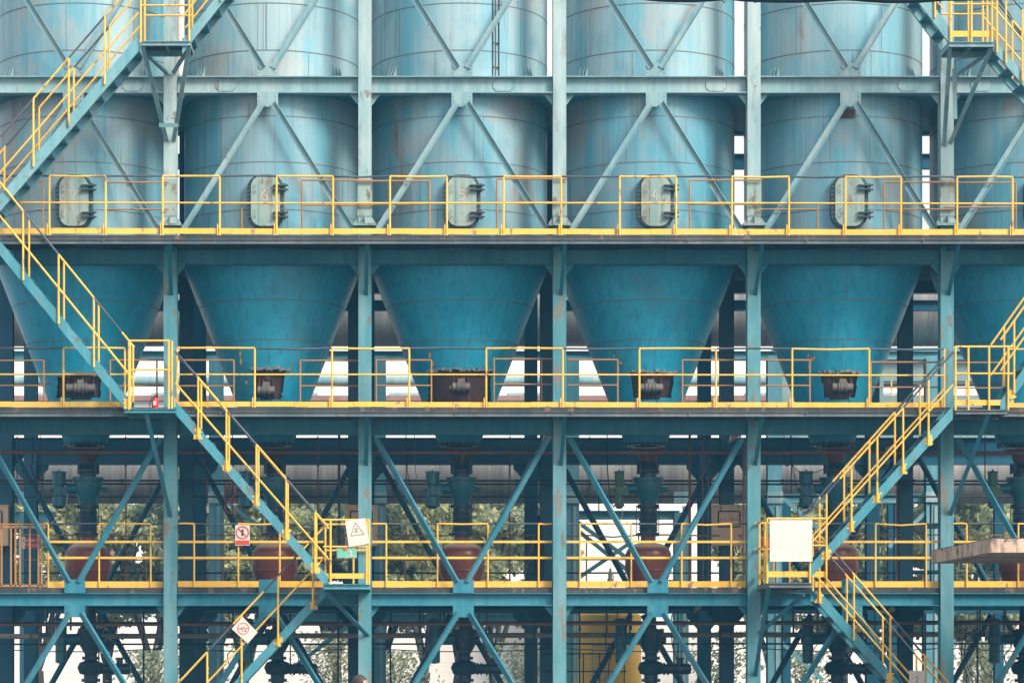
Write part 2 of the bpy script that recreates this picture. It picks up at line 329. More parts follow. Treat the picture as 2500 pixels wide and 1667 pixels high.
# ------------------------------------------------------------------ silos
def cone_r(z): return 1.88-(10.0-z)*0.388
SY = 2.05
WIN = {0:(140,245,912,973), 1:(614,696,899,973), 2:(1046,1199,900,982), 3:(1539,1647,906,973), 4:(2004,2095,906,973)}
silo_lab = ['blue silo with 7 chalked on its manhole, behind the left stair','blue silo with 6 chalked on its manhole',
    'blue silo with a pale 5 chalked on its manhole','blue silo with 4 chalked on its manhole',
    'blue silo with a streaky manhole showing no number, left of the right-hand stair','blue silo cut off by the right edge of the picture']
def strokes(mb, pts, y, wd, mi=0):
    for a,b in zip(pts[:-1],pts[1:]):
        mb.bar((a[0],y,a[1]),(b[0],y,b[1]),wd,0.004,(0,1,0),mi)
for i,cx in enumerate(BAYX):
    t = thing('silo', silo_lab[i], 'silo', (cx,SY,6.2), 'row of blue silos')
    c = (cx,SY)
    rnd = random.Random(i*13+5)
    # upper and lower shells
    for nm, z0, z1, seams, mat in (('upper_shell', ZM0+0.10, 17.6, (zat(123,0.17),zat(8,0.17),16.3), 'shell'),
                                   ('lower_shell', 10.0, ZM0+0.10, (zat(283,0.17),zat(395,0.17),zat(511,0.17)), 'shell_low')):
        m = MB(); m.lathe(c, [(1.88,z0),(1.88,z1)], 96)
        if nm == 'upper_shell': m.lathe(c, [(1.88,z1),(0.0,z1+0.5)], 48)
        zs = [z0]+sorted(seams)+[z1]
        for z in seams: m.lathe(c, [(1.884,z-0.011),(1.887,z),(1.884,z+0.011)], 96, 1)
        for k in range(len(zs)-1):
            for q in range(4):
                a = rnd.uniform(-1.4,1.4)
                m.lathe(c, [(1.8835,zs[k]),(1.8835,zs[k+1])], 1, 1, a, a+0.005)
        m.build('shell', [M[mat],M['seam']], t)['label']=nm.replace('_',' ')+' of the silo'
    # cone with a ragged inspection opening
    zt, zb = 10.0, zat(1085,SY)
    N = 160; rows = 76; m = MB(); ring=[]
    zz = [zt+(zb-zt)*k/rows for k in range(rows+1)]
    vs_ = [(cx+cone_r(z)*math.sin(2*math.pi*k/N), SY-cone_r(z)*math.cos(2*math.pi*k/N), z) for z in zz for k in range(N)]
    fs=[]
    win = WIN.get(i)
    for r_ in range(rows):
        for k in range(N):
            a = 2*math.pi*(k+0.5)/N
            zc = (zz[r_]+zz[r_+1])/2; xc = cx+cone_r(zc)*math.sin(a)
            if win and math.cos(a)>0.3:
                Yf = SY-cone_r(zc)*math.cos(a)
                s_ = PX*DIST/(DIST+Yf); px_ = VX+xc*s_; py_ = HY-(zc-EYE)*s_
                rag = 5 if i in (0,2) else 1.5
                jx = rag*noise.noise(Vector((k*0.9,r_*0.35,i*3.3))); jy = rag*noise.noise(Vector((k*0.5,i*7.1,2)))
                x0,x1,y0,y1 = win
                if i >= 3 or i == 1:
                    tt = (py_-y0)/(y1-y0); x0 += 8*tt; x1 -= 8*tt
                if x0+jx < px_ < x1+jx and y0+jy < py_ < y1: continue
            fs.append((r_*N+k,(r_+1)*N+k,(r_+1)*N+(k+1)%N,r_*N+(k+1)%N))
    m.add(vs_, fs, 0, True)
    seamz = [zat(731,0.48), zat(829,0.85), zat(934,1.2)]
    zs = [zt]+seamz+[zb]
    for q,z in enumerate(seamz):
        r0 = cone_r(z)
        full = not (win and q==2)
        segs = [(0,2*math.pi)] if full else [(0.75,2*math.pi-0.75)]
        for a0,a1 in segs: m.lathe(c, [(cone_r(z-0.01)+0.003,z-0.01),(r0+0.007,z),(cone_r(z+0.01)+0.003,z+0.01)], 96, 1, a0, a1)
    for k in range(3):
        for q in range(8):
            a = (q+0.5*(k%2)+rnd.uniform(-0.1,0.1))*math.pi/4-math.pi
            m.lathe(c, [(cone_r(zs[k])+0.003,zs[k]),(cone_r(zs[k+1])+0.003,zs[k+1])], 1, 1, a, a+0.007)
    m.build('cone', [M['cone'],M['seam']], t)
    m = MB(); m.lathe(c, [(cone_r(8.6)-0.10,8.6),(cone_r(6.6)-0.08,6.6)], 64); m.build('inner_hopper', M['rustdark'], t)
    m = MB(); m.lathe(c, [(0.40,zb+0.02),(0.475,zb),(0.475,zb-0.035),(0.30,zb-0.035)], 40)
    for q in range(20):
        a=q*math.pi/10; m.cyl((cx+0.455*math.sin(a),SY-0.455*math.cos(a),zb-0.07),(cx+0.455*math.sin(a),SY-0.455*math.cos(a),zb+0.03),0.014,n=6)
    m.build('bottom_flange', M['iron'], t)
    # gusset fins on the floor round the upper shell
    for a in (-0.85,0.83,-2.3,2.3):
        m = MB()
        for d in (-0.05,0.0,0.05):
            aa=a+d; rx=math.sin(aa); ry=-math.cos(aa)
            p=[Vector((cx+rx*1.87,SY+ry*1.87,ZM1-0.05)),Vector((cx+rx*2.06,SY+ry*2.06,ZM1-0.05)),Vector((cx+rx*1.87,SY+ry*1.87,ZM1+0.42))]
            n_=Vector((-ry,rx,0))*0.008
            m.add([q-n_ for q in p]+[q+n_ for q in p],[(0,1,2),(5,4,3),(0,3,4,1),(1,4,5,2),(2,5,3,0)])
        m.build('anchor_fins', M['beam_up'], t)
    # vibrator motor in the opening
    if win:
        xm = [(160,230),(628,670),(1105,1148),(1560,1620),(2035,2085)][i]
        ym = [945,950,942,944,943][i]
        zc = zat(ym,1.0); yc = SY-cone_r(zc)-0.01
        x0 = xat(xm[0],1.0); x1=xat(xm[1],1.0)
        mo = MB(); L=x1-x0
        mo.cyl((x0,yc,zc),(x0+L*0.3,yc,zc),0.085,n=20); mo.cyl((x0+L*0.3,yc,zc),(x1-L*0.3,yc,zc),0.105,n=20)
        mo.cyl((x1-L*0.3,yc,zc),(x1,yc,zc),0.085,n=20)
        for f in (0.3,0.42,0.58,0.7): mo.cyl((x0+L*f-0.008,yc,zc),(x0+L*f+0.008,yc,zc),0.125,n=20)
        mo.box((x0+x1)/2-0.07,(x0+x1)/2+0.07,yc-0.07,yc+0.07,zc+0.08,zc+0.17)
        mo_o = mo.build('vibrator_motor', M['motor'], t)
        br = MB(); br.box(x0+0.02,x0+0.05,yc,yc+0.2,zc-0.1,zc+0.3); br.box(x1-0.05,x1-0.02,yc,yc+0.2,zc-0.1,zc+0.3); br.box(x0,x1,yc+0.10,yc+0.14,zc-0.12,zc+0.02)
        br.build('motor_bracket', M['rustdark'], t)
        ca = MB(); ca.tube([((x0+x1)/2,yc-0.08,zc+0.05),((x0+x1)/2+0.04,yc-0.11,zc-0.1),((x0+x1)/2+0.14,yc-0.05,zc-0.32),((x0+x1)/2+0.2,yc+0.02,zc-0.5)],0.010,6)
        ca.build('motor_cable', M['rubber'], t)
        # torn cladding lip along the top of the opening
        x0,x1,y0,y1 = win; lip = MB()
        k=0; X=x0-4
        while X < x1+4:
            h = rnd.uniform(3,9); wd=rnd.uniform(5,11)
            p = at(X+wd/2,y0+rnd.uniform(-2,3),0.98); rr=cone_r(p.z); dx=p.x-cx
            if abs(dx)<rr: 
                yy = SY-math.sqrt(max(0.05,rr*rr-dx*dx))-0.02
                lip.bar((p.x-wd/230,yy-rnd.uniform(0,0.03),p.z),(p.x+wd/230,yy,p.z+rnd.uniform(-0.02,0.02)),h/116,0.02,(0,1,0))
            X += wd*0.8
        lip.build('torn_cladding', M['edge'], t)
    # yellow brush marks on the cone where the rail was painted
    yp = {1:[(586,862),(587,880),(600,930)],2:[(1050,865),(1058,885),(1100,942)],3:[(1501,866),(1518,884)],4:[(1976,866),(1984,875),(1990,872),(1979,888),(1980,893)]}.get(i,[])
    if yp:
        pm=MB()
        for q,(a_,b_) in enumerate(yp):
            p=at(a_,b_,1.0); rr=cone_r(p.z); dx=p.x-cx; yy=SY-math.sqrt(max(0.01,rr*rr-dx*dx))
            e=Vector((1,dx/math.sqrt(max(0.05,rr*rr-dx*dx)),0)); e.normalize(); up_=Vector((0,-0.36,0.93)); w_=rnd.uniform(0.02,0.05); h_=rnd.uniform(0.03,0.09)
            c_=Vector((p.x,yy-0.02,p.z)); pts=[c_+e*(w_*math.cos(k*0.785)*rnd.uniform(0.6,1.1))+up_*(h_*math.sin(k*0.785)*rnd.uniform(0.6,1.1)) for k in range(8)]
            pm.add(pts,[tuple(range(8))])
            pm.add([v+Vector((0,0.012,0)) for v in pts],[tuple(reversed(range(8)))])
        pm.build('paint_marks',M['yellow'],t)
    if i==2:
        for px_ in (1204,1211,1219):
            X=xat(px_,0.2); dx=X-cx; y_=SY-math.sqrt(1.88**2-dx*dx)-0.02
            cd=MB(); cd.tube([(X,y_,ZM0+0.1),(X,y_,17.4)],0.011,6); cd.build('conduit',M['rustdark'] if px_!=1211 else M['seam'],t)
        cl_=MB()
        for z_ in (13.95,14.45,14.95,15.45): cl_.box(xat(1202,0.2),xat(1221,0.2),SY-math.sqrt(1.88**2-(xat(1211,0.2)-cx)**2)-0.035,SY-math.sqrt(1.88**2-(xat(1211,0.2)-cx)**2)+0.02,z_,z_+0.015)
        cl_.build('conduit_clips',M['seam'],t)
    if i==4:
        X0,X1=xat(2048,0.17),xat(2088,0.17); wp=MB(); wp.lathe((cx,SY),[(1.892,zat(290,0.17)),(1.892,zat(268,0.17))],6,0,(X0-cx)/1.88,(X1-cx)/1.88); wp.build('patch_plate',M['rustdark'],t)
    # manhole door
    mz = zat(491,0.05); mx = cx+(-0.05 if i==1 else 0.0)
    def rr_poly(w2,h2,ch,n=5):
        P=[]
        for sx,sz,a0 in ((1,1,0),(-1,1,90),(-1,-1,180),(1,-1,270)):
            for k in range(n+1):
                a=R(a0+90*k/n); P.append((mx+sx*(w2-ch)+ch*math.cos(a),mz+sz*(h2-ch)+ch*math.sin(a)))
        return P
    mh = MB(); mh.prism(rr_poly(0.385,0.55,0.30,8),0.07,0.40); bo = mh
    lid = MB(); lid.prism(rr_poly(0.300,0.515,0.22,8),0.035,0.0695)
    lid.box(mx-0.13,mx-0.115,0.025,0.034,mz-0.45,mz+0.45); 
    if i!=2: lid.box(mx+0.13,mx+0.145,0.025,0.034,mz-0.45,mz+0.45)
    for sx,sz in ((-0.2,0.26),(-0.2,-0.25)): lid.tube([(mx+sx,0.03,mz+sz-0.07),(mx+sx,-0.02,mz+sz-0.07),(mx+sx,-0.02,mz+sz+0.07),(mx+sx,0.03,mz+sz+0.07)],0.008,6)
    pp = rr_poly(0.345,0.527,0.27,8); 
    per=[Vector((a,b,0)) for a,b in pp]; per.append(per[0]); acc=0; 
    tot=sum((per[k+1]-per[k]).length for k in range(len(per)-1)); nb=34; k=0; d0=0
    for q in range(nb):
        d=q*tot/nb
        while d0+(per[k+1]-per[k]).length < d: d0+=(per[k+1]-per[k]).length; k+=1
        p=per[k].lerp(per[k+1],(d-d0)/(per[k+1]-per[k]).length)
        bo.cyl((p.x,0.03,p.y),(p.x,0.09,p.y),0.019,n=6,mi=1)
    mo = mh.build('manhole', [M['flange'],M['iron']], t)
    lid.build('lid', M['lid'], mo)
    for sz in (0.27,-0.29):
        h = MB()
        for dz in (0.045,-0.045): h.box(mx+0.16,mx+0.47,-0.05,0.05,mz+sz+dz-0.010,mz+sz+dz+0.010)
        h.cyl((mx+0.40,0.0,mz+sz-0.10),(mx+0.40,0.0,mz+sz+0.08),0.024,n=10)
        h.build('hinge', M['flange'], mo)
    dg = {'7':[[(-.5,.42),(.42,.5),(.1,-.1),(.0,-.6)]],'6':[[(.1,.6),(-.3,.2),(-.45,-.2),(-.2,-.55),(.2,-.55),(.4,-.25),(.2,.05),(-.1,.0)]],
          '5':[[(.4,.5),(-.2,.5),(-.3,.1),(.2,.1),(.4,-.15),(.25,-.5),(-.35,-.5)]],'4':[[(.1,.6),(-.45,-.2),(.5,-.15)],[(.2,.3),(.12,-.6)]]}.get(NUM[i])
    if dg:
        d=MB(); 
        for st in dg: strokes(d,[(mx-0.01+u*0.16,mz+0.12+v*0.19) for u,v in st],0.030,0.017)
        d.build('chalk_number', M['chalk'], mo)

# ------------------------------------------------------------------ columns (front row and the two rows behind)
def front_col(i):
    x = COLX[i]
    t = thing('steel_column', f'pale blue front steel column {COLN[i]}', 'column', (x,0,GZ), 'front row of steel columns')
    zb = zat(548,-0.06)
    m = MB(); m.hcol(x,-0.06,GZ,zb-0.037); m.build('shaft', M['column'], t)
    m = MB(); m.hcol(x,-0.06,zb+0.013,17.5); m.build('shaft', M['column_up'], t)['label']='faded shaft above the base plate, lightened as if in stronger light'
    m = MB(); m.box(x-0.235,x+0.235,-0.17,0.26,zb-0.012,zb+0.012); m.box(x-0.235,x+0.235,-0.17,0.26,zb-0.036,zb-0.016)
    for sx in (-1,1):
        m.prism([(x+sx*0.136,zb+0.012),(x+sx*0.225,zb+0.012),(x+sx*0.200,zb+0.08),(x+sx*0.136,zb+0.17)],-0.02,-0.005)
    m.box(x-0.007,x+0.007,-0.16,-0.0605,zb+0.012,zb+0.17)
    for sx in (-1,1):
        for yy in (-0.13,0.22): m.cyl((x+sx*0.19,yy,zb-0.05),(x+sx*0.19,yy,zb+0.04),0.016,n=6)
    m.build('base_plate', M['lid'], t)
    m = MB(); zc=zat(438,-0.06)
    m.box(x-0.15,x+0.15,-0.074,-0.062,zb+0.17,zc); 
    m.build('splice_plate', M['lid'], t)
    for z in (ZM0,Z1b0,Z3b0):
        for sx in (-1,1):
            m=MB(); m.prism([(x+sx*0.138,z-0.003),(x+sx*0.30,z-0.003),(x+sx*0.30,z-0.03),(x+sx*0.138,z-0.24)],0.08,0.095)
            m.box(min(x+sx*0.138,x+sx*0.31),max(x+sx*0.138,x+sx*0.31),0.01,0.17,z-0.016,z-0.004)
            m.build('haunch', M['beam_up'] if z>12 else M['beam'], t)
for i in range(6): front_col(i)
def rear_col(i,Y,row,px=None):
    x = COLX[i] if px is None else xat(px,Y)
    t = thing('steel_column', f'dark {row} row steel column {COLN[i]}', 'column', (x,Y,GZ), f'{row} row of dark columns')
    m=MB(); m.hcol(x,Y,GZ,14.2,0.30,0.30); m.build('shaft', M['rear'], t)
    for z in (Z2b0,Z3b0):
        for sx in (-1,1):
            m=MB(); m.prism([(x+sx*0.15,z),(x+sx*0.42,z),(x+sx*0.42,z-0.09),(x+sx*0.15,z-0.38)],Y+0.13,Y+0.15)
            m.build('haunch', M['rear'], t)
for i in range(6):
    rear_col(i,4.0,'second',866 if i==2 else None); rear_col(i,7.8,'third',{3:1297,4:1721}.get(i))

# ------------------------------------------------------------------ main beams
def octagon(mb,x,z,w2,h2,c,y0,y1,mi=0):
    mb.prism([(x-w2,z-h2+c),(x-w2+c,z-h2),(x+w2-c,z-h2),(x+w2,z-h2+c),(x+w2,z+h2-c),(x+w2-c,z+h2),(x-w2+c,z+h2),(x-w2,z+h2-c)],y0,y1,mi)
octs = {0:[323],1:[551],2:[1228],3:[1748],4:[2217],5:[2395]}
for b in range(6):
    x0=COLX[b]+0.137; x1=COLX[b+1]-0.137
    t = thing('girder', f'pale blue upper girder across the waist of {SILO[b]}', 'beam', ((x0+x1)/2,0.1,ZM0), 'upper girders')
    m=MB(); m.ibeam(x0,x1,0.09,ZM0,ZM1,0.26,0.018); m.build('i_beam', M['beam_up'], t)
    for p in octs[b]:
        m=MB(); octagon(m,xat(p,0.09),(ZM0+ZM1)/2+0.01,0.218,0.130,0.075,0.078,0.0839,1); octagon(m,xat(p,0.09),(ZM0+ZM1)/2+0.01,0.208,0.120,0.070,0.070,0.0779,0)
        m.build('cover_plate', [M['beam_up'],M['seam']], t)
    gp=MB(); gx=BAYX[b]+0.0
    gp.box(gx-0.215,gx+0.215,-0.044,-0.03,zat(262),ZM0-0.002); gp.cyl((gx,-0.05,zat(250)),(gx,-0.02,zat(250)),0.014,n=8); [gp.cyl((gx+dx_,-0.056,zat(py_)),(gx+dx_,-0.04,zat(py_)),0.017,n=6) for dx_ in (-0.17,0.17) for py_ in (236,246,256)]; gp.build('gusset_plate', M['beam_up'], t)
    gp=MB(); [gp.cyl((gx+dx_,-0.056,zat(py_)),(gx+dx_,-0.04,zat(py_)),0.017,n=6) for dx_ in (-0.17,0.17) for py_ in (162,170,178)]; gp.box(gx-0.215,gx+0.215,-0.044,-0.03,ZM1+0.002,zat(155))
    gp.build('gusset_plate', M['beam_up'], t)
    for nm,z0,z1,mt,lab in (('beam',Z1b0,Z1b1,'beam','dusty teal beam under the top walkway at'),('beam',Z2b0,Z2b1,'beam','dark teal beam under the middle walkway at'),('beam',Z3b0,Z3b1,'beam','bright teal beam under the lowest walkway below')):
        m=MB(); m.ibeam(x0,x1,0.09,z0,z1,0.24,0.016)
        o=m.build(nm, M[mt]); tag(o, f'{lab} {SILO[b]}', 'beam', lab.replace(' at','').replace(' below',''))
    m=MB(); gx=BAYX[b]+0.03
    m.box(gx-0.215,gx+0.215,-0.045,-0.031,Z3b1+0.002,zat(1414))
    tag(m.build('gusset_plate', M['beam']), f'square steel gusset plate standing on the lowest teal beam below {SILO[b]}', 'plate', 'gusset plates on the lowest beam')
    m=MB(); m.box(gx-0.215,gx+0.215,-0.045,-0.031,zat(1506),Z3b0-0.002)
    for dx,zz_ in ((-0.12,zat(1493)),(0.1,zat(1489))): m.cyl((gx+dx,-0.055,zz_),(gx+dx,-0.02,zz_),0.012,n=6)
    tag(m.build('gusset_plate', M['beam']), f'square steel gusset plate hanging under the lowest teal beam below {SILO[b]}', 'plate', 'gusset plates under the lowest beam')
    for Y,row in ((4.1,'second'),(7.9,'third')):
        for z0,z1,lev in ((ZM0,ZM1,'upper'),(Z1b0 if Y<5 else zat(759,7.9),Z1b1 if Y<5 else zat(734,7.9),'top walkway'),(Z2b0,Z2b1,'middle walkway'),(Z3b0,Z3b1,'lowest walkway')):
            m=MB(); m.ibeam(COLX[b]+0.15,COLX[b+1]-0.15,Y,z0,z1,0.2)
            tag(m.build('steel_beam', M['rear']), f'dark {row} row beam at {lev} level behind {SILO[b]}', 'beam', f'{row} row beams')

# floor plate at the silo waist
m=MB(); m.box(-8.75,15.5,0.225,4.0,ZM0+0.05,ZM0+0.075); tag(m.build('floor_plate', M['beam']), 'flat steel floor round the waist of the silos behind the upper girders', 'floor')

# ------------------------------------------------------------------ diagonal braces on the front face
def angle_brace(p,q,mat,label,cat='brace',grp=None,w_=0.125):
    m=MB(); p=Vector(p); q=Vector(q)
    m.bar(p,q,w_,0.012,(0,1,0))
    d=(q-p).normalized(); a=d.cross(Vector((0,1,0))); 
    if a.x<0: a=-a
    m.bar(p+a*(w_/2-0.006)+Vector((0,-0.036,0)),q+a*(w_/2-0.006)+Vector((0,-0.036,0)),0.012,0.058,(0,1,0))
    tag(m.build('diagonal_brace',mat),label,cat,grp)
def pipe_brace(p,q,r,mat,label,grp=None):
    m=MB(); p=Vector(p); q=Vector(q)
    if r>0.06: m.cyl(p,q,r,n=16)
    else:
        d=(q-p).normalized(); a=d.cross(Vector((0,1,0)))
        if a.z<0: a=-a                                   # a: across the brace, upwards
        nn=(Vector((0,-1,0))*0.80-a*0.60).normalized(); bdir=d.cross(nn).normalized()
        if bdir.z<0: bdir=-bdir
        m.bar(p,q,0.105,0.010,nn); m.bar(p+bdir*0.052,q+bdir*0.052,0.010,0.05,nn) if False else None
        n2=(Vector((0,-1,0))*0.55+a*0.83).normalized(); b2=d.cross(n2).normalized()
        if b2.y<0: b2=-b2
        m.bar(p+bdir*0.050+b2*0.030,q+bdir*0.050+b2*0.030,0.062,0.010,n2)
    tag(m.build('diagonal_brace',mat),label,'brace',grp)
for b in range(6):
    cx=BAYX[b]; s=SILO[b]; px=VX+cx*PX
    angle_brace(at(px-12,252,-0.06),at(px-205,560,-0.06),M['brace_up'],f'left leg of the upside-down V brace on the lower half of {s}',grp='braces across the silos')
    angle_brace(at(px+12,252,-0.06),at(px+205,560,-0.06),M['brace_up'],f'right leg of the upside-down V brace on the lower half of {s}',grp='braces across the silos')
    angle_brace(at(px-12,166,-0.06),at(px-215,-160,-0.06),M['brace_up'],f'left leg of the V brace on the upper half of {s}',grp='braces across the silos')
    angle_brace(at(px+12,166,-0.06),at(px+215,-160,-0.06),M['brace_up'],f'right leg of the V brace on the upper half of {s}',grp='braces across the silos')
    if b in (0,2,3,5):
        pipe_brace(at(px-14,1421,-0.07),at(px-212,1070,-0.07),0.058,M['brace'],f'left leg of the pipe V brace under {s}','pipe braces above the lowest walkway')
        pipe_brace(at(px+14,1421,-0.07),at(px+212,1070,-0.07),0.058,M['brace'],f'right leg of the pipe V brace under {s}','pipe braces above the lowest walkway')
    pipe_brace(at(px-8,1497,-0.07),at(px-212,1830,-0.07),0.058,M['brace'],f'left leg of the pipe brace below the lowest beam under {s}','pipe braces below the lowest walkway')
    pipe_brace(at(px+16,1497,-0.07),at(px+220,1830,-0.07),0.058,M['brace'],f'right leg of the pipe brace below the lowest beam under {s}','pipe braces below the lowest walkway')
    c4=VX+cx*PX*DIST/55.5
    for sx,nm in ((-1,'left'),(1,'right')):
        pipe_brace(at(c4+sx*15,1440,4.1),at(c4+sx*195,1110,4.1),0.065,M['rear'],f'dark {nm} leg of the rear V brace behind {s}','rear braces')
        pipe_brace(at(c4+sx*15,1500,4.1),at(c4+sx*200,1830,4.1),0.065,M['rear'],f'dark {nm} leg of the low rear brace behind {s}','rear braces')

# ------------------------------------------------------------------ walkways
YE = -0.9
def walkway(name,label,x0,x1,z,ze,y1,kerb=True):
    t=thing(name,label,'walkway',((x0+x1)/2,0,z))
    m=MB(); m.box(x0,x1,YE,y1,z-0.012,z); m.build('deck', M['deckdirt'], t)
    m=MB(); m.box(x0,x1,YE-0.002,YE+0.010,ze,z-0.014); m.box(x0,x1,YE-0.045,YE-0.002,ze,ze+0.010); m.box(x0,x1,YE-0.045,YE-0.002,z-0.024,z-0.014)
    X=x0+0.6
    while X<x1: m.box(X-0.008,X+0.008,YE-0.043,YE-0.003,ze+0.011,z-0.025); X+=2.37
    m.build('edge_channel', M['edge'], t)
    m=MB(); m.box(x0,x1,YE+0.012,YE+0.020,z,z+0.075); m.build('kerb', M['deckdirt'], t)
    m=MB(); rnd=random.Random(int(z*100))
    for k in range(70):
        X=rnd.uniform(x0,x1); w2=rnd.uniform(0.03,0.16)
        m.lathe((X,YE+0.35+rnd.uniform(0,0.3)),[(w2,z+0.002),(w2*0.6,z+0.02),(0.001,z+rnd.uniform(0.025,0.05))],8)
    m.build('spilt_powder', M['edge'], t)
    return t
w1=walkway('walkway','top walkway deck round the lower part of the silos',-8.75,15.5,Z1,Z1e,6.6)
w2=walkway('walkway','middle walkway deck round the cone outlets',-8.75,15.5,Z2,Z2e,3.3)
for wk,z,zc,pp in ((w1,Z1e,zat(720,-0.07),((1384,1369),)),(w2,Z2e,zat(1135,-0.07),())):
    for i in range(6):
        if wk is w2 and i in (1,5): continue
        x=COLX[i]+0.05
        m=MB(); p=Vector((x,YE+0.02,z)); q=Vector((x-0.03,-0.07,zc))
        m.bar(p,q,0.075,0.012,(0,1,0.2)); m.bar(p+Vector((0.034,0.03,0)),q+Vector((0.034,0.03,0)),0.010,0.06,(0,1,0.2))
        m.box(x-0.05,x+0.05,YE+0.02,-0.06,z-0.006,z+0.05)
        m.build('bracket', M['brace_dark'], wk)
t3=thing('walkway','lowest walkway deck with red vessels standing on it','walkway',(1.5,2,Z3))
m=MB(); m.box(-8.75,15.5,0.06,3.9,Z3-0.10,Z3-0.09); m.build('deck', M['deckdirt'], t3)
m=MB()
for b in range(6): m.box(COLX[b]+0.14,COLX[b+1]-0.14,0.03,0.045,Z3b1+0.004,Z3-0.004)
m.build('kerb', M['deckdirt'], t3)

# ------------------------------------------------------------------ railings
RP=0.021
def railing(label, posts, tops, mids, toe, Y, zpost, yellow=None, r=RP, group='yellow guard railings', xa=None, xb=None, old=False, flatmid=False, sleeve=True, slope=0.0):
    """posts: px; tops: py of top rail; mids: list of py; toe: (py0,py1) or None; yellow: parity of yellow top-rail spans"""
    x0 = posts[0] if xa is None else xa; x1 = posts[-1] if xb is None else xb
    yl=M['yellow_old'] if old else M['yellow']
    f=lambda px,py: at(px,py+slope*(px-1250)/1250,Y)
    t=thing('guard_railing',label,'railing',f((x0+x1)/2,zpost),group)
    for p in posts:
        m=MB(); m.tube([f(p,zpost),f(p,tops)],r,8)
        if sleeve and toe: m.box(f(p,0).x-0.052,f(p,0).x-0.030,Y-0.02,Y+0.01,f(p,zpost).z,f(p,toe[0]-10).z)
        m.build('post', yl, t)
    ed=sorted(set([x0]+list(posts)+[x1]))
    for k,(a,b) in enumerate(zip(ed[:-1],ed[1:])):
        mid=(a+b)/2; sag=f(mid,tops+max(-1.0,random.gauss(0.4,1.5)))
        isy = True if yellow is None else ((k+yellow)%2==0)
        m=MB(); m.tube([f(a,tops),sag,f(b,tops)],r,8)
        o=m.build('top_rail', yl if isy else M['bare'], t)
        if not isy: o['label']='bare dark steel stretch of the top rail'
    for py in mids:
        m=MB()
        if flatmid: 
            a=f(x0,py); b=f(x1,py); m.bar(a,b,0.048,0.012,(0,1,0))
        else: m.tube([f(x0,py),f(x0+(x1-x0)*0.3,py+random.uniform(-0.8,0.8)),f(x0+(x1-x0)*0.62,py+random.uniform(-0.8,0.8)),f(x1,py)],r*0.85,8)
        m.build('mid_rail', yl, t)
    if toe:
        segs=max(1,int((x1-x0)/140)); 
        for k in range(segs):
            pa=x0+(x1-x0)*k/segs; pb=x0+(x1-x0)*(k+1)/segs-0.6; j=random.uniform(-0.5,0.6)
            m=MB(); A=f(pa,toe[0]+j); B=f(pb,toe[1]+j+random.uniform(-.3,.4))
            m.prism([(A.x,B.z),(B.x,B.z),(B.x,f(pb,toe[0]+j).z),(A.x,A.z)],Y+0.022,Y+0.028)
            m.build('toe_board', yl, t)
    return t
YR=-0.86
P1=[-18,120.5,258,397,536.5,675,813,952,1091,1229.5,1370,1512.7,1650.5,1787,1926,2064,2199.6,2336.6,2472,2610]
railing('long yellow railing along the top walkway in front of the silo manholes',P1,431,[496],(558,571.5),YR,580,yellow=1,slope=1.5)
railing('left stretch of the middle walkway railing, left of the landing',[-110,155,305],851,[915],(981,994),YR,1001,yellow=0,xa=-112,xb=311,slope=1.5)
railing('long yellow railing along the middle walkway right of the fire extinguisher',[432,622,810.5,999,1187,1374,1561,1748,1934,2122,2305],850.5,[915],(981,993),YR,1001,yellow=0,slope=1.5)
railing('right end stretch of the middle walkway railing past the landing',[2462,2650],851,[915],(981,994),YR,1001,slope=1.5)
b3=[[118,242,368],[474,582,683],[943,1068,1191,1315],[1416,1541,1664,1785],[2017,2137.5,2261],[2360,2486]]
for b in range(6):
    xa=VX+(COLX[b]+0.14)*PX+1; xb=VX+(COLX[b+1]-0.14)*PX-1
    if b==0: xa=112
    if b==1: xb=790
    if b==4: xa=1990
    ps=b3[b]
    railing(f'four-bar yellow railing of the lowest walkway under {SILO[b]}',ps,1278,[1322,1361],(1418,1433),0.13,1433,yellow=(0 if b!=3 else 1),xa=xa,xb=xb,flatmid=True,sleeve=False,r=0.019)
# barred section at the far left
t=thing('barred_railing','yellow railing with upright bars at the left end of the lowest walkway','railing',at(50,1430,0.10),'yellow guard railings')
for p in (-60,-35,-12,4,27,38,49,73,94,102):
    m=MB(); m.box(at(p,0,0.1).x-0.018,at(p,0,0.1).x+0.018,0.09,0.11,zat(1430,0.1),zat(1286,0.1)); m.build('bar',M['yellow_old'],t)
m=MB(); m.bar(at(-80,1286,0.1),at(112,1286,0.1),0.045,0.02,(0,1,0)); m.bar(at(-80,1279,0.1),at(112,1279,0.1),0.03,0.03,(0,1,0)); m.build('top_rail',M['yellow_old'],t)
m=MB(); m.bar(at(-80,1429,0.1),at(112,1429,0.1),0.05,0.02,(0,1,0)); m.build('bottom_rail',M['yellow_old'],t)
# rear railing of the lowest walkway
for b in range(6):
    xa=VX+(COLX[b]+0.2)*PX*DIST/55.2; xb=VX+(COLX[b+1]-0.2)*PX*DIST/55.2
    railing(f'thin worn railing along the back of the lowest walkway behind {SILO[b]}',[xa+(xb-xa)*f for f in (0.18,0.5,0.82)],1306,[1366],None,3.7,1440,old=True,xa=xa,xb=xb,r=0.016,group='worn rear railings',sleeve=False)
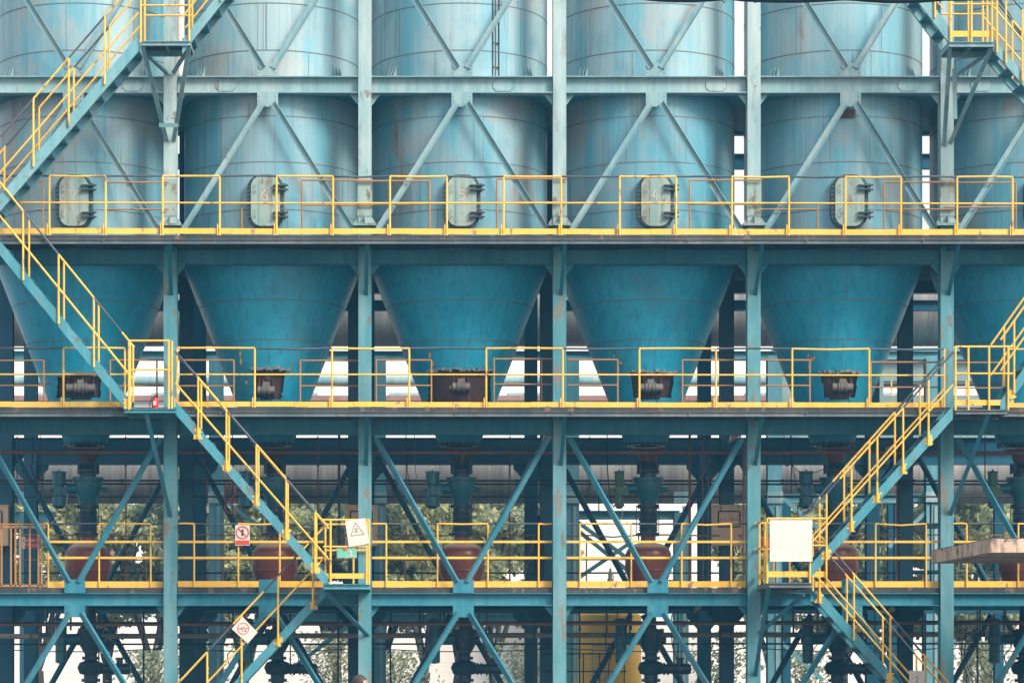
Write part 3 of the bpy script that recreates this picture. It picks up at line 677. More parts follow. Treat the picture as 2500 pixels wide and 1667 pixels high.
# short inner railings at the silo sides
def inner(label,x0,x1,yt,ym,yb,Y,closed):
    t=thing('side_railing',label,'railing',at((x0+x1)/2,yb,Y),'short worn railings beside the silos')
    m=MB(); m.tube([at(x0,yt,Y),at(x1,yt,Y)],0.018,8); m.build('top_rail',M['yellow_old'],t)
    m=MB(); m.tube([at(x0,ym,Y),at(x1,ym,Y)],0.016,8); m.build('mid_rail',M['yellow_old'],t)
    for p in closed:
        m=MB(); m.tube([at(p,yb,Y),at(p,yt,Y)],0.018,8); m.build('post',M['yellow_old'],t)
IN1=[(90,105,442,511,[105]),(260,411,445.5,511,[]),(737,910,440,501,[737]),(868,1049,442,499,[1049]),(1213,1385,437,494,[1213]),(1684,1861,440,499,[1684]),(1853,1996,497,511,[1996]),(2158,2330,445,511,[2158]),(2305,2480,446,506,[2480])]
for k,(a,b,yt,ym,cl) in enumerate(IN1):
    inner('short worn rail beside '+['the left side of silo 7','the right side of silo 7','the right side of silo 6','the left side of silo 5','the right side of silo 5','the right side of silo 4','the left side of the unnumbered silo','the right side of the unnumbered silo','the left side of the cut-off silo'][k]+' on the top walkway',a,b,yt,ym,574,-0.13,cl)
m=MB(); m.tube([at(590,574,-0.13),at(590,508,-0.13)],0.018,8); tag(m.build('rail_post',M['yellow_old']),'single rusty stub post left of the manhole of silo 6','post')
IN2=[(-40,107,880,941,[107]),(269,400,879,942,[269,383]),(432,571,879,942,[571]),(733,878,880,942,[733]),(918,1053,879,941,[918,1053]),(1206,1380,876,938,[1206,1322]),(1385,1508,878,940,[1508]),(1666,1824,879,941,[1666]),(1858,1977,879,941,[1977]),(2126,2300,884,945,[2126,2260]),(2330,2448,885,947,[2448])]
for k,(a,b,yt,ym,cl) in enumerate(IN2):
    inner('short worn rail beside '+['the left side of the silo 7 cone','the right side of the silo 7 cone','the left side of the silo 6 cone','the right side of the silo 6 cone','the left side of the silo 5 cone','the right side of the silo 5 cone','the left side of the silo 4 cone','the right side of the silo 4 cone','the left side of the unnumbered silo cone','the right side of the unnumbered silo cone','the left side of the cut-off right cone'][k],a,b,yt,ym,988,0.35,cl)

# ------------------------------------------------------------------ stairs and landings
def stair(label,A,B,vth,Yn,Yf,top,mid,posts,far=None,dark=(),xa=None,xb=None,mat='stair',patches=(),fdark=None,farrail=True):
    """A,B photo points on the top edge of the near stringer; top/mid rail offsets in px; dark: px intervals of bare rail"""
    p0=at(*A,Yn); p1=at(*B,Yn)
    if p0.z>p1.z: p0,p1=p1,p0
    s=PX*DIST/(DIST+Yn); th=vth/s
    t=thing('stair_flight',label,'stair',p0,'zigzag stair flights')
    for y0,y1,lip in ((Yn,Yn+0.014,1),(Yf-0.014,Yf,-1)):
        m=MB(); m.prism([(p0.x,p0.z-th),(p1.x,p1.z-th),(p1.x,p1.z),(p0.x,p0.z)],y0,y1)
        yi0=y1 if lip>0 else y0-0.06; yi1=y1+0.06 if lip>0 else y0
        for dz in (0,-th): m.prism([(p0.x,p0.z+dz-(0.014 if dz==0 else 0)),(p1.x,p1.z+dz-(0.014 if dz==0 else 0)),(p1.x,p1.z+dz+(0 if dz==0 else 0.014)),(p0.x,p0.z+dz+(0 if dz==0 else 0.014))],yi0,yi1)
        if lip>0:
            rnd=random.Random(int(A[0]+B[1]))
            for p in patches:
                X=(p-VX)/s; zt=p0.z+(p1.z-p0.z)*(X-p0.x)/(p1.x-p0.x); sl_=(p1.z-p0.z)/(p1.x-p0.x)
                L=[];Rr=[]
                for k in range(7):
                    z=zt-0.02-k*th*0.14; wl=rnd.uniform(0.03,0.10); wr=rnd.uniform(0.03,0.11)
                    L.append((X-wl,min(z,zt-0.01-wl*sl_ if sl_>0 else z)));Rr.append((X+wr,z))
                for k in range(6):
                    q=[L[k],Rr[k],Rr[k+1],L[k+1]]; m.add([(a,y0-0.003,b) for a,b in q],[(0,1,2,3)],1)
        m.build('stringer',[M[mat],M['yellow']],t)
    nst=max(2,round((p1.z-p0.z)/0.30))
    m=MB()
    for k in range(nst):
        f=(k+0.5)/nst; x=p0.x+(p1.x-p0.x)*f; z=p0.z+(p1.z-p0.z)*f-th*0.45
        m.box(x-0.13,x+0.13,Yn+0.02,Yf-0.02,z-0.02,z+0.012)
    m.build('treads',M['brace'],t)
    def zr(X,off): return p0.z+(p1.z-p0.z)*(X-p0.x)/(p1.x-p0.x)+off/s
    px2x=lambda p:(p-VX)/s
    xs0=px2x(min(A[0],B[0]) if xa is None else xa); xs1=px2x(max(A[0],B[0]) if xb is None else xb)
    for side,Y in (('near',Yn-0.03),('far',Yf+0.03)):
        if side=='far' and not farrail: continue
        mr=MB(); pl=posts if side=='near' or far is None else far
        cuts=sorted([xs0,xs1]+[px2x(v) for iv in dark for v in iv if xs0<px2x(v)<xs1])
        for a,b in zip(cuts[:-1],cuts[1:]):
            mm=(a+b)/2; isd=any(px2x(iv[0])<=mm<=px2x(iv[1]) for iv in dark)
            hr=MB(); hr.tube([(a,Y,zr(a,top)),(b,Y,zr(b,top))],RP,8)
            o=hr.build('handrail',M['bare'] if isd else M['yellow'],t)
            if isd: o['label']='bare dark steel stretch of handrail'
        mr.tube([(xs0,Y,zr(xs0,mid)),(xs1,Y,zr(xs1,mid))],RP*0.9,8)
        mr.build('mid_rail',M['yellow'],t)
        for p in pl:
            X=px2x(p); m=MB(); m.tube([(X,Y,zr(X,-26)),(X,Y,zr(X,top))],RP,8)
            m.build('post',M['yellow'],t)
    return t
# offsets are given upward-negative: convert inside by sign
def off(v): return v
YN,YF=-1.75,-1.0
def landing(label,x0,x1,py,Yn,Yf,th,mat,struts=(),posts=(),top=None,mid=None,toe=None,farposts=(),sides=(),extra=None,xt=None,fmid=None):
    a=at(x0,py,Yn); b=at(x1,py,Yn); s=PX*DIST/(DIST+Yn); h=th/s
    t=thing('stair_landing',label,'landing',((a.x+b.x)/2,(Yn+Yf)/2,a.z),'stair landings')
    m=MB(); m.box(a.x,b.x,Yn,Yf,a.z-0.012,a.z); m.build('deck_plate',M['deckdirt'],t)
    m=MB(); m.box(a.x,b.x,Yn-0.006,Yn+0.006,a.z-h,a.z-0.014); m.box(a.x,b.x,Yn-0.05,Yn-0.006,a.z-h,a.z-h+0.010); m.box(a.x,b.x,Yn-0.05,Yn-0.006,a.z-0.026,a.z-0.014)
    m.box(a.x,b.x,Yf-0.006,Yf+0.006,a.z-h-0.03,a.z-0.014)
    for X in (a.x+0.006,b.x-0.006): m.box(X-0.006,X+0.006,Yn+0.007,Yf-0.007,a.z-h,a.z-0.014)
    m.box((a.x+b.x)/2-0.01,(a.x+b.x)/2+0.01,Yn+0.007,Yf-0.007,a.z-h,a.z-0.014)
    m.build('frame',M[mat],t)
    for p,q in struts:
        m=MB(); p=Vector(p); q=Vector(q); m.bar(p,q,0.085,0.012,(0,1,0.3)); m.bar(p+Vector((0.036,0.035,0)),q+Vector((0.036,0.035,0)),0.012,0.07,(0,1,0.3)); m.build('strut',M['brace_up' if a.z>12 else 'brace'],t)
    x0r,x1r = xt if xt else (x0,x1)
    for Y,pl in ((Yn-0.02,posts),(Yf,farposts)):
        if not pl or top is None: continue
        for p in pl:
            X=(p-VX)/s; m=MB(); m.tube([(X,Y,a.z-0.02),(X,Y,zat(top,Yn))],RP,8); m.build('post',M['yellow'],t)
        m=MB(); A=at(x0r,top,Yn); B=at(x1r,top,Yn); m.tube([(A.x,Y,A.z),(B.x,Y,B.z)],RP,8)
        if sides and Y<Yf-0.1:
            for X in sides: 
                xx=(X-VX)/s; m.tube([(xx,Y,A.z),(xx,Yf+0.0,A.z)],RP,8)
        m.build('top_rail',M['yellow'],t)
        for md in (mid if isinstance(mid,(list,tuple)) else [mid]):
            m=MB(); A=at(x0r,md,Yn); B=at(x1r,md,Yn); m.tube([(A.x,Y,A.z),(B.x,Y,B.z)],RP*0.9,8)
            for X in sides:
                xx=(X-VX)/s; m.tube([(xx,Y,A.z),(xx,Yf,A.z)],RP*0.9,8) if Y<Yf-0.1 else None
            m.build('mid_rail',M['yellow'],t)
        if toe and Y<Yf-0.1:
            m=MB(); A=at(x0r,toe[0],Yn); B=at(x1r,toe[1],Yn); m.box(A.x,B.x,Y+0.022,Y+0.028,B.z,A.z)
            for X in sides: xx=(X-VX)/s; m.box(xx-0.003,xx+0.003,Y+0.03,Yf,B.z,A.z)
            m.build('toe_board',M['yellow'],t)
    for X in sides:
        for fy in (0.35,0.8):
            xx=(X-VX)/s; m=MB(); m.tube([(xx,Yn+(Yf-Yn)*fy,a.z-0.02),(xx,Yn+(Yf-Yn)*fy,zat(top,Yn))],RP,8); m.build('post',M['yellow'],t)
    return t
# left zigzag, from the top down
stair('topmost stair flight rising right from the small high landing at the upper left',(445,98),(565,-54),34,YN,YF,140,54,[462,540],dark=[],mat='stair_up')
stair('upper left stair flight rising right across silo 7 to the high landing',(-30,512),(338,87),39,YN,YF,140,54,[-4,82,168,256,344],dark=[(0,82),(168,256)],mat='stair_up')
stair('left stair flight falling right across the cone of silo 7 to the middle landing',(-40,540),(318,979),34,YN,YF,143,61,[57,143.5,229.6,315],dark=[(57,143.5),(229.6,298)],patches=[311])
stair('left stair flight falling right past the skull warning sign to the lowest landing',(428,978),(800,1405),32,YN,YF,120,43,[484,553,626,698.7,769.5],dark=[(411,482),(555,626),(698,769)],patches=[484,553,626,699,769])
stair('lowest left stair flight with the diamond no-fire sign, falling left below the skull sign',(793,1428),(400,1848),30,-0.88,-0.15,144,69,[764,679,590,506,425],dark=[(644,727),(506,570)],patches=[679,764],farrail=False)
colA=COLX[1]; colE=COLX[5]
zA=zat(345,-0.07)
landing('small high landing in front of the column between silo 7 and silo 6',345,466,100,YN,YF,13,'beam_up',
  struts=[(at(349,116,-1.72),Vector((colA-0.07,-0.08,zA))),(at(461,116,-1.72),Vector((colA+0.07,-0.08,zA))),(at(356,132,-1.05),Vector((colA-0.06,-0.08,zat(180,-0.07)))),(at(452,132,-1.05),Vector((colA+0.06,-0.08,zat(180,-0.07)))),
          (at(388,306,-0.55),at(434,306,-0.55))],posts=[344,462],farposts=[344,462],top=-45,mid=14.5)
landing('middle landing carrying the red fire extinguisher, beside silo 6',304,432,996,YN,YF,12,'stair',struts=[(at(357,1008,-1.7),Vector((colA+0.0,-0.08,zat(1260,-0.07))))],posts=[318,412,420],top=832,mid=903,xt=(318,416))
landing('lowest left landing with the skull warning sign and the green exit sign',790,903,1424,YN,-0.12,14,'stair',struts=[(at(796,1446,-1.7),Vector((COLX[2]+0.05,-0.08,zat(1550,-0.07))))],posts=[807,895,901],farposts=[789,860],top=1268.5,mid=1334,toe=(1399,1411.5),xt=(789,902))
# right zigzag
stair('upper right stair flight falling right from the top edge to the high right landing',(2206,-83),(2322,72),40,YN,YF,150,75,[2236,2282],mat='stair_up')
stair('right edge stair flight falling right from the high right landing',(2424,93),(2560,251),30,YN,YF,150,75,[2433,2455,2495],dark=[(2455,2496)],mat='stair_up')
stair('right stair flight rising right from the white board landing to the middle walkway',(1975,1383),(2326,991),32,YN,YF,131,52,[2017,2078,2141,2204,2266],dark=[(1975,2050),(2204,2326)],patches=[2017,2078,2141,2204,2266])
stair('short stair flight rising off the right edge from the right middle landing',(2442,980),(2580,785),36,YN,YF,150,75,[2475],patches=[2470])
stair('lowest right stair flight falling right below the white board landing',(1994,1434),(2355,1847),33,-0.88,-0.15,135,48,[2000,2084,2173,2257,2335],dark=[(2036,2080),(2178,2252)],patches=[2000,2173])
landing('high right landing with a square barred railing near the top right corner',2317,2426,102,YN,YF,14,'beam_up',
  struts=[(at(2319,118,-1.72),Vector((colE-0.07,-0.08,zat(356,-0.07)))),(at(2420,118,-1.72),Vector((colE+0.06,-0.08,zat(350,-0.07)))),(at(2410,132,-1.05),Vector((colE+0.06,-0.08,zat(195,-0.07)))),(at(2330,168,-1.0),at(2332,291,-1.0))],
  posts=[2320,2371,2421],farposts=[2338,2385,2421],top=-45,mid=11,toe=(76,90))
landing('right middle landing with curved yellow railing at the head of the lower right stair',2334,2459,999,YN,YF,12,'edge',struts=[(at(2413,1012,-1.7),Vector((colE+0.06,-0.08,zat(1255,-0.07))))],posts=[2332,2363.6,2414,2460.6],top=846.5,mid=912,toe=(976,989),xt=(2332,2475))
landing('landing with the blank white board at the foot of the right stair',1878,1983,1421,YN,-0.12,13,'edge',struts=[(at(1960,1452,-1.0),Vector((COLX[4]+0.1,-0.08,zat(1546,-0.07)))),(at(1876,1437,-1.7),Vector((COLX[4]+0.02,-0.08,zat(1648,-0.07))))],posts=[1872.5,1977,2017],farposts=[1920,1960],top=1265.5,mid=1331,toe=(1394,1408),xt=(1872.5,2017),sides=[1878])

# ------------------------------------------------------------------ outlet valves, vessels and lower valves under each silo
def bolts(mb,c,r,z0,z1,nb,br=0.016,mi=0):
    for q in range(nb):
        a=2*math.pi*q/nb; x=c[0]+r*math.sin(a); y=c[1]-r*math.cos(a); mb.cyl((x,y,z0),(x,y,z1),br,n=6,mi=mi)
Zv=lambda v: zat(1060+0.2296*v,SY)
for i,bx in enumerate(BAYX):
    cx=bx+0.05; c=(cx,SY); s=SILO[i]; red = i>=3
    t=thing('outlet_valve',f'{"red-throated" if red else "dark"} outlet valve with bellows hanging under {s}','valve',(cx,SY,Zv(1085)),'outlet valves under the silos')
    m=MB(); m.lathe(c,[(0.40,Zv(165)),(0.24,Zv(205)),(0.17,Zv(300)),(0.17,Zv(320))],28); m.build('throat',M['red'] if red else M['rustdark'],t)
    m=MB(); m.lathe(c,[(0.17,Zv(300)),(0.19,Zv(310)),(0.19,Zv(330)),(0.21,Zv(345)),(0.19,Zv(365)),(0.24,Zv(380)),(0.24,Zv(400)),(0.18,Zv(410)),(0.18,Zv(462))],28)
    for a in (0.9,-0.9,1.9,-1.9,2.8): 
        for zv in (340,392): m.cyl((cx+0.22*math.sin(a),SY-0.22*math.cos(a),Zv(zv+28)),(cx+0.22*math.sin(a),SY-0.22*math.cos(a),Zv(zv-28)),0.028,n=8)
    m.build('clamp',M['iron'],t)
    m=MB(); m.lathe(c,[(0.18,Zv(462)),(0.33,Zv(464)),(0.33,Zv(498)),(0.285,Zv(502)),(0.285,Zv(570)),(0.255,Zv(630)),(0.19,Zv(690)),(0.175,Zv(742))],36); bolts(m,c,0.305,Zv(505),Zv(455),18,0.018)
    m.cyl((cx+0.25,SY,Zv(585)),(cx+0.42,SY,Zv(585)),0.05,n=14); m.cyl((cx-0.45,SY,Zv(575)),(cx-0.2,SY,Zv(575)),0.105,0.13,n=16)
    m.build('valve_body',M['valve'],t)
    am=M['green'] if i in (3,5) else M['valve']; ax=cx-0.62; hh=(0.0 if i!=0 else 0.0)
    m=MB(); r_=0.098 if i in (3,5) else 0.145
    m.lathe((ax,SY),[(0.0,Zv(385)),(r_*0.6,Zv(390)),(r_,Zv(405)),(r_,Zv(530)),(r_*0.75,Zv(545)),(r_*0.75,Zv(650)),(r_,Zv(665)),(r_,Zv(760)),(r_*0.5,Zv(790)),(0.0,Zv(792))],24)
    bolts(m,(ax,SY),r_*1.0,Zv(415),Zv(392),8,0.014); bolts(m,(ax,SY),r_*1.0,Zv(765),Zv(745),8,0.014)
    m.box(ax-r_*0.8,ax+0.2,SY-0.08,SY+0.08,Zv(640),Zv(560)); m.cyl((ax-0.02,SY-0.12,Zv(600)),(ax-0.02,SY,Zv(600)),0.05,n=12); m.cyl((ax-0.2,SY,Zv(590)),(ax-0.04,SY,Zv(590)),0.04,n=10)
    m.cyl((ax,SY,Zv(395)),(ax,SY,Zv(370)),0.015,n=6)
    m.build('actuator',am,t)
    m=MB(); prof=[(0.175,Zv(742)),(0.225,Zv(748)),(0.225,Zv(780)),(0.175,Zv(784)),(0.175,Zv(820))]
    for k in range(8):
        v0=825+k*26; prof += [(0.178,Zv(v0)),(0.208,Zv(v0+6)),(0.208,Zv(v0+12)),(0.178,Zv(v0+19))]
    prof += [(0.18,Zv(1045)),(0.225,Zv(1050)),(0.225,Zv(1078)),(0.16,Zv(1082))]
    m.lathe(c,prof,32); bolts(m,c,0.215,Zv(790),Zv(740),10,0.014); bolts(m,c,0.215,Zv(1082),Zv(1044),10,0.014)
    m.build('bellows',M['iron'],t)
    for a in (-1.1,0.75,2.4):
        m=MB(); x=cx+0.30*math.sin(a); y=SY-0.30*math.cos(a); m.cyl((x,y,Zv(1075)),(x,y,Zv(760)),0.009,n=6)
        for zv in (770,1064): m.cyl((x,y,Zv(zv)),(cx+0.2*math.sin(a),SY-0.2*math.cos(a),Zv(zv)),0.02,n=6)
        m.build('tie_rod',M['iron'],t)
    # red vessel
    z0=Z3-0.088
    t=thing('pressure_vessel',f'red domed vessel standing on the lowest walkway under {s}','vessel',(cx,SY,z0),'red vessels under the silos')
    m=MB(); prof=[(0.16,Zv(1082)),(0.16,Zv(1150))]
    for k in range(9):
        a=R(90*k/8); prof.append((0.19+0.30*math.sin(a),Zv(1300)+(Zv(1158)-Zv(1300))*math.cos(a)))
    prof += [(0.495,Zv(1445)),(0.42,Zv(1545)),(0.40,z0)]
    m.lathe(c,prof,48); m.lathe(c,[(0.498,Zv(1440)),(0.503,Zv(1447)),(0.498,Zv(1454))],48); m.build('tank',M['red'],t)
    m=MB(); m.cyl((cx+0.34,SY-0.18,z0+0.02),(cx+0.50,SY-0.22,z0+0.24),0.085,0.085,12); m.cyl((cx+0.40,SY-0.21,z0+0.26),(cx+0.60,SY-0.21,z0+0.26),0.05,n=12)
    m.build('inlet_elbow',M['red'] if i in(2,4) else M['iron'],t)
    m=MB()
    for a in (0.4,-0.4,1.3,-1.3,2.2,-2.2): m.box(cx+0.42*math.sin(a)-0.012,cx+0.42*math.sin(a)+0.012,SY-0.42*math.cos(a)-0.05,SY-0.42*math.cos(a)+0.05,z0,z0+0.13)
    m.build('foot_lug',M['rustdark'],t)
    # lower valve train
    cx2=bx+0.11; c2=(cx2,SY); zl=lambda v: zat(1420+0.1616*v,SY)
    t=thing('valve_train',f'dark valve train with side elbow below the lowest walkway under {s}','valve',(cx2,SY,GZ),'lower valve trains')
    m=MB(); m.lathe(c2,[(0.10,zl(360)),(0.12,zl(715)),(0.28,zl(718)),(0.28,zl(765)),(0.235,zl(770)),(0.235,zl(960)),(0.13,zl(1090)),(0.13,zl(1125)),(0.19,zl(1130)),(0.19,zl(1165)),(0.13,zl(1170)),(0.14,zl(1190)),(0.24,zl(1215)),(0.29,zl(1290)),(0.24,zl(1385)),(0.15,zl(1400)),(0.15,zl(1460)),(0.2,zl(1465)),(0.2,zl(1500)),(0.14,zl(1505)),(0.14,GZ)],32)
    m.cyl((cx2+0.2,SY,zl(880)),(cx2+0.32,SY,zl(880)),0.07,n=12); bolts(m,c2,0.26,zl(775),zl(705),14,0.018); bolts(m,c2,0.175,zl(1175),zl(1122),10,0.016); bolts(m,c2,0.19,zl(1508),zl(1458),10,0.016)
    m.build('valve_body',M['iron'],t)
    m=MB(); ar=[0.11]
    m.tube([(cx2+0.2,SY,zl(1310)),(cx2+0.55,SY,zl(1310)),(cx2+0.75,SY,zl(1312)),(cx2+0.85,SY,zl(1312))],[0.105,0.105,0.12,0.10],16)
    for f in (0.28,0.36,0.48,0.56): m.cyl((cx2+f-0.015,SY,zl(1310)),(cx2+f+0.015,SY,zl(1310)),0.135,n=16)
    m.cyl((cx2+0.62,SY,zl(1300)),(cx2+0.62,SY,zl(1150)),0.07,n=14); m.cyl((cx2+0.62,SY,zl(1165)),(cx2+0.62,SY,zl(1140)),0.10,n=14)
    m.build('side_elbow',M['iron'],t)
    m=MB(); ax=cx2-0.64; m.lathe((ax,SY),[(0,zl(545)),(0.09,zl(550)),(0.13,zl(575)),(0.125,zl(800)),(0.15,zl(810)),(0.15,zl(930)),(0.12,zl(945)),(0.12,zl(1215)),(0.05,zl(1230)),(0,zl(1235))],24); bolts(m,(ax,SY),0.125,zl(590),zl(562),8,0.016)
    m.cyl((ax,SY,zl(870)),(cx2-0.2,SY,zl(850)),0.09,0.11,14)
    m.build('actuator',M['valve'],t)
    m=MB(); m.cyl((cx2-0.43,SY,zl(410)),(cx2-0.43,SY,zl(730)),0.022,n=8); m.build('hanger_rod',M['iron'],t)
    m=MB(); m.cyl((cx2-0.95,SY,zl(410)),(cx2-0.95,SY,zl(780)),0.022,n=8); m.box(cx2-1.08,cx2-0.86,SY-0.08,SY+0.08,zl(830),zl(765)); m.build('hanger_rod',M['iron'],t)

# ------------------------------------------------------------------ pipes along the building
def longpipe(name,label,px0,px1,pts,Y,r,mat,cat='pipe'):
    m=MB(); P=[at(px,py,Y) for px,py in pts]; m.tube(P,r,10); 
    X=P[0].x+1.1
    while X<P[-1].x: m.cyl((X,Y,P[0].z),(X+0.05,Y,P[0].z),r*1.3,n=10); X+=2.9
    tag(m.build(name,mat),label,cat)
longpipe('pipe','rust red horizontal pipe just under the middle walkway',0,0,[(-150,1104),(2700,1105)],1.2,0.034,M['rustpipe'])
longpipe('pipe','upper of two thin dark pipes behind the outlet valves',0,0,[(-150,1172.5),(2700,1174)],3.4,0.022,M['darkpipe'])
longpipe('pipe','lower of two thin dark pipes behind the outlet valves',0,0,[(-150,1180.5),(2700,1182)],3.4,0.022,M['darkpipe'])
longpipe('pipe','rusty brown pipe below the lowest teal beam',0,0,[(-150,1525),(2700,1520.5)],0.9,0.028,M['rustpipe'])
longpipe('pipe','thin black pipe just above the rusty brown pipe below the lowest beam',0,0,[(-150,1520),(2700,1515.5)],0.95,0.018,M['darkpipe'])
longpipe('pipe','pale lagged pipe below the lowest walkway',0,0,[(-150,1553),(2700,1547)],3.2,0.058,M['palepipe'])
longpipe('pipe','thin black pipe beneath the pale lagged pipe',0,0,[(-150,1572),(2700,1570)],3.0,0.02,M['darkpipe'])
m=MB()
for a,b in zip([-59,416,891,1366,1840,2311],[416,891,1366,1840,2311,2790]): m.tube([at(a+(b-a)*k/8,1581+9*math.sin(math.pi*k/8),0.5) for k in range(9)],0.011,6)
tag(m.build('cable',M['rubber']),'thin cable sagging from column to column near the bottom','cable')
def vpipe(px,y0,y1,Y,r,mat,label):
    m=MB(); m.tube([at(px,y0,Y),at(px,y1,Y)],r,12); 
    m.cyl(at(px,(y0+y1)/2,Y),at(px,(y0+y1)/2-6,Y),r*1.25,n=12)
    tag(m.build('upright_pipe',M[mat]),label,'pipe','upright pipes')
vpipe(437,-120,185,0.4,0.035,'pale','pale upright pipe beside the small high landing')
vpipe(828,1058,1340,2.4,0.03,'darkpipe','dark upright pipe left of the skull warning sign')
vpipe(1684,1040,1440,2.6,0.028,'rustpipe','brown upright pipe right of the silo 4 vessel')
vpipe(1728,1060,1440,1.2,0.028,'darkpipe','dark upright pipe left of the tan control cabinet with red buttons')
vpipe(1816,1080,1440,1.1,0.026,'rustpipe','brown upright pipe right of the tan control cabinet with red buttons')
vpipe(1462,1190,1260,2.2,0.014,'darkpipe','short dark rod hanging left of the green actuator')

# ------------------------------------------------------------------ background: pipe rack, ducts, buildings, tank
YK=12.0
for k,p in enumerate((65,527,925,1397,1664,1892,2279)):
    x=xat(p,YK); t=thing('rack_column',f'light blue pipe rack column, number {k+1} from the left of the far row behind the silos' if False else 'light blue pipe rack column '+['near the left edge behind the silo 7 vessel','behind silo 6, left of the falling stair','just right of the skull warning sign','just right of the column between silo 5 and silo 4','behind the silo 4 vessel on its right','behind the blank white board','just left of the right-hand column'][k],'column',(x,YK,GZ),'pipe rack columns')
    m=MB(); m.hcol(x,YK,GZ,zat(868,YK) if k not in (0,4) else zat(1250,YK),0.36,0.34,0.02); m.build('shaft',M['rack'],t)
    m=MB(); m.box(x-0.2,x+0.2,YK-0.05,YK-0.012,zat(1228,YK),zat(1200,YK)); m.box(x+0.02,x+0.1,YK-0.03,YK-0.004,GZ,zat(1235,YK)); m.build('stiffener',M['beam_up'],t)
for z,lab,x0,x1 in ((zat(866,YK),'high light blue rack beam behind the cones',-20,2600),(zat(1256,YK),'light blue rack beam behind the silo 4 bellows',1400,1660),(zat(1258,YK),'light blue rack beam at the left edge behind the vessel',-20,130),(zat(1216,YK),'low light blue rack beam crossing behind the right stair',1892,2290),(zat(1508,YK),'light blue rack beam just under the lowest walkway',620,1300)):
    m=MB(); m.ibeam(xat(x0,YK),xat(x1,YK),YK+0.17,z-0.11,z+0.11,0.2); tag(m.build('rack_beam',M['rack']),lab,'beam','pipe rack beams')
for k,(a,b,lab) in enumerate((((1405,1270),(1545,1372),'falling'),((1405,1415),(1545,1320),'rising'),((1405,1290),(1530,1390),'second falling'))):
    m=MB(); m.bar(at(*a,YK+0.1+0.2*k),at(*b,YK+0.1+0.2*k),0.1,0.08,(0,1,0)); tag(m.build('rack_brace',M['rack']),f'{lab} light blue rack brace seen left of the silo 4 vessel','brace','pipe rack braces')
for a,b,lab in (((700,1245),(800,1190),''),((560,1230),(640,1290),'falling behind the silo 6 bellows'),((730,1360),(840,1250),'rising behind the lowest left landing'),((700,1640),(860,1520),'rising below the lowest left landing'),((40,1340),(100,1400),'falling behind the red Chinese sign'),((40,1330),(130,1260),'rising behind the red Chinese sign'),((1910,1215),(2010,1300),'falling above the blank white board'),((2170,1335),(2260,1250),'rising behind the lower right stair'),((1905,1565),(2010,1660),'falling below the white board landing'),((2250,1660),(2330,1560),'rising by the faded round sign')):
    if not lab: continue
    m=MB(); m.bar(at(*a,YK+0.1),at(*b,YK+0.1),0.1,0.08,(0,1,0)); tag(m.build('rack_brace',M['rack']),f'light blue rack brace {lab}','brace','pipe rack braces')
def duct(label,y0,y1,Y,x0=-40,x1=45):
    s=PX*DIST/(DIST+Y); r=(y1-y0)/s/2; z=zat((y0+y1)/2,Y)
    m=MB(); n=48; L=[]
    m.tube([(x0,Y,z),(x1,Y,z)],r,48)
    X=x0
    while X<x1: m.tube([(X,Y,z),(X+0.03,Y,z)],r+0.008,48,caps=False); X+=1.25
    tag(m.build('duct',M['duct']),label,'duct','long grey ducts')
duct('long grey clad duct behind the cones above the middle walkway',640,845,19.0)
duct('long grey clad duct behind the outlet valves below the middle walkway',1085,1229,16.0)
m=MB(); zc=zat(931,24); m.tube([(-45,24,zc),(55,24,zc)],0.15,16); tag(m.build('pipe',M['beam_up']),'thin grey horizontal pipe in the bright gap behind the middle railing','pipe')
# far hall and near wall
t=thing('hall','far white industrial hall with a brown roof edge','building',(0,52,GZ))
m=MB(); m.box(-60,80,62,72,GZ,zat(979,62)); m.build('wall',M['wall'],t)
m=MB(); m.box(-60.3,80.3,61.7,72.3,zat(979,62)+0.002,zat(967,62)); m.build('roof',M['roof'],t)
t=thing('warehouse','tall white sided warehouse far behind everything, above the brown roof edge','building',(0,78,GZ))
m=MB(); m.box(-66,86,75,82,GZ,17.8); m.build('wall',M['wall'],t)
for k in range(24):
    m=MB(); m.box(-60+k*6,-57.6+k*6,74.9,74.99,14.6,15.3); m.build('window',M['beam_up'],t)
t=thing('workshop','white sided workshop building behind the silo 4 vessel','building',(11,34,GZ))
xa,xb=xat(1330,46),xat(1722,46)
m=MB(); m.box(xa,xb,46,48.6,GZ,zat(1190,46)); m.build('wall',M['wall'],t)
m=MB(); m.box(xa-0.3,xb+0.3,45.7,48.8,zat(1190,46)+0.002,zat(1184,46)); m.build('roof',M['roof'],t)
t=thing('boundary_wall','long pale plastered wall behind the tree trunks','wall',(0,32,GZ))
m=MB(); m.box(-45,60,49.0,49.4,GZ,zat(1488,49)); m.build('wall_body',M['wall'],t)
m=MB(); m.box(-45,60,48.9,49.5,zat(1488,49)+0.002,zat(1480,49)); m.build('coping',M['roof'],t)
# grey-green pump house seen at right above the middle walkway
t=thing('pump_house','grey green clad plant building behind the right-hand cones','building',(13,17,GZ))
Yh=18; m=MB()
xs=[xat(p,Yh) for p in (1895,2195,2272,2330,2385,2600)]
ztop=zat(868,Yh); zw1=zat(930,Yh); zw0=zat(968,Yh); zb_=zat(1070,Yh)
m.box(xs[0],xs[-1],Yh,Yh+0.3,zw1,ztop); m.box(xs[0],xs[-1],Yh,Yh+0.3,zb_,zw0)
for a,b in ((xat(1895,Yh),xat(1985,Yh)),(xat(2100,Yh),xat(2157,Yh)),(xat(2270,Yh),xat(2326,Yh)),(xat(2430,Yh),xat(2600,Yh))): m.box(a,b,Yh+0.002,Yh+0.298,zw0,zw1)
m.build('wall',M['teal_wall'],t)
m=MB(); m.box(xs[0]-0.1,xs[-1],Yh-0.35,Yh+0.4,ztop+0.002,ztop+0.18); m.build('parapet',M['rack'],t)
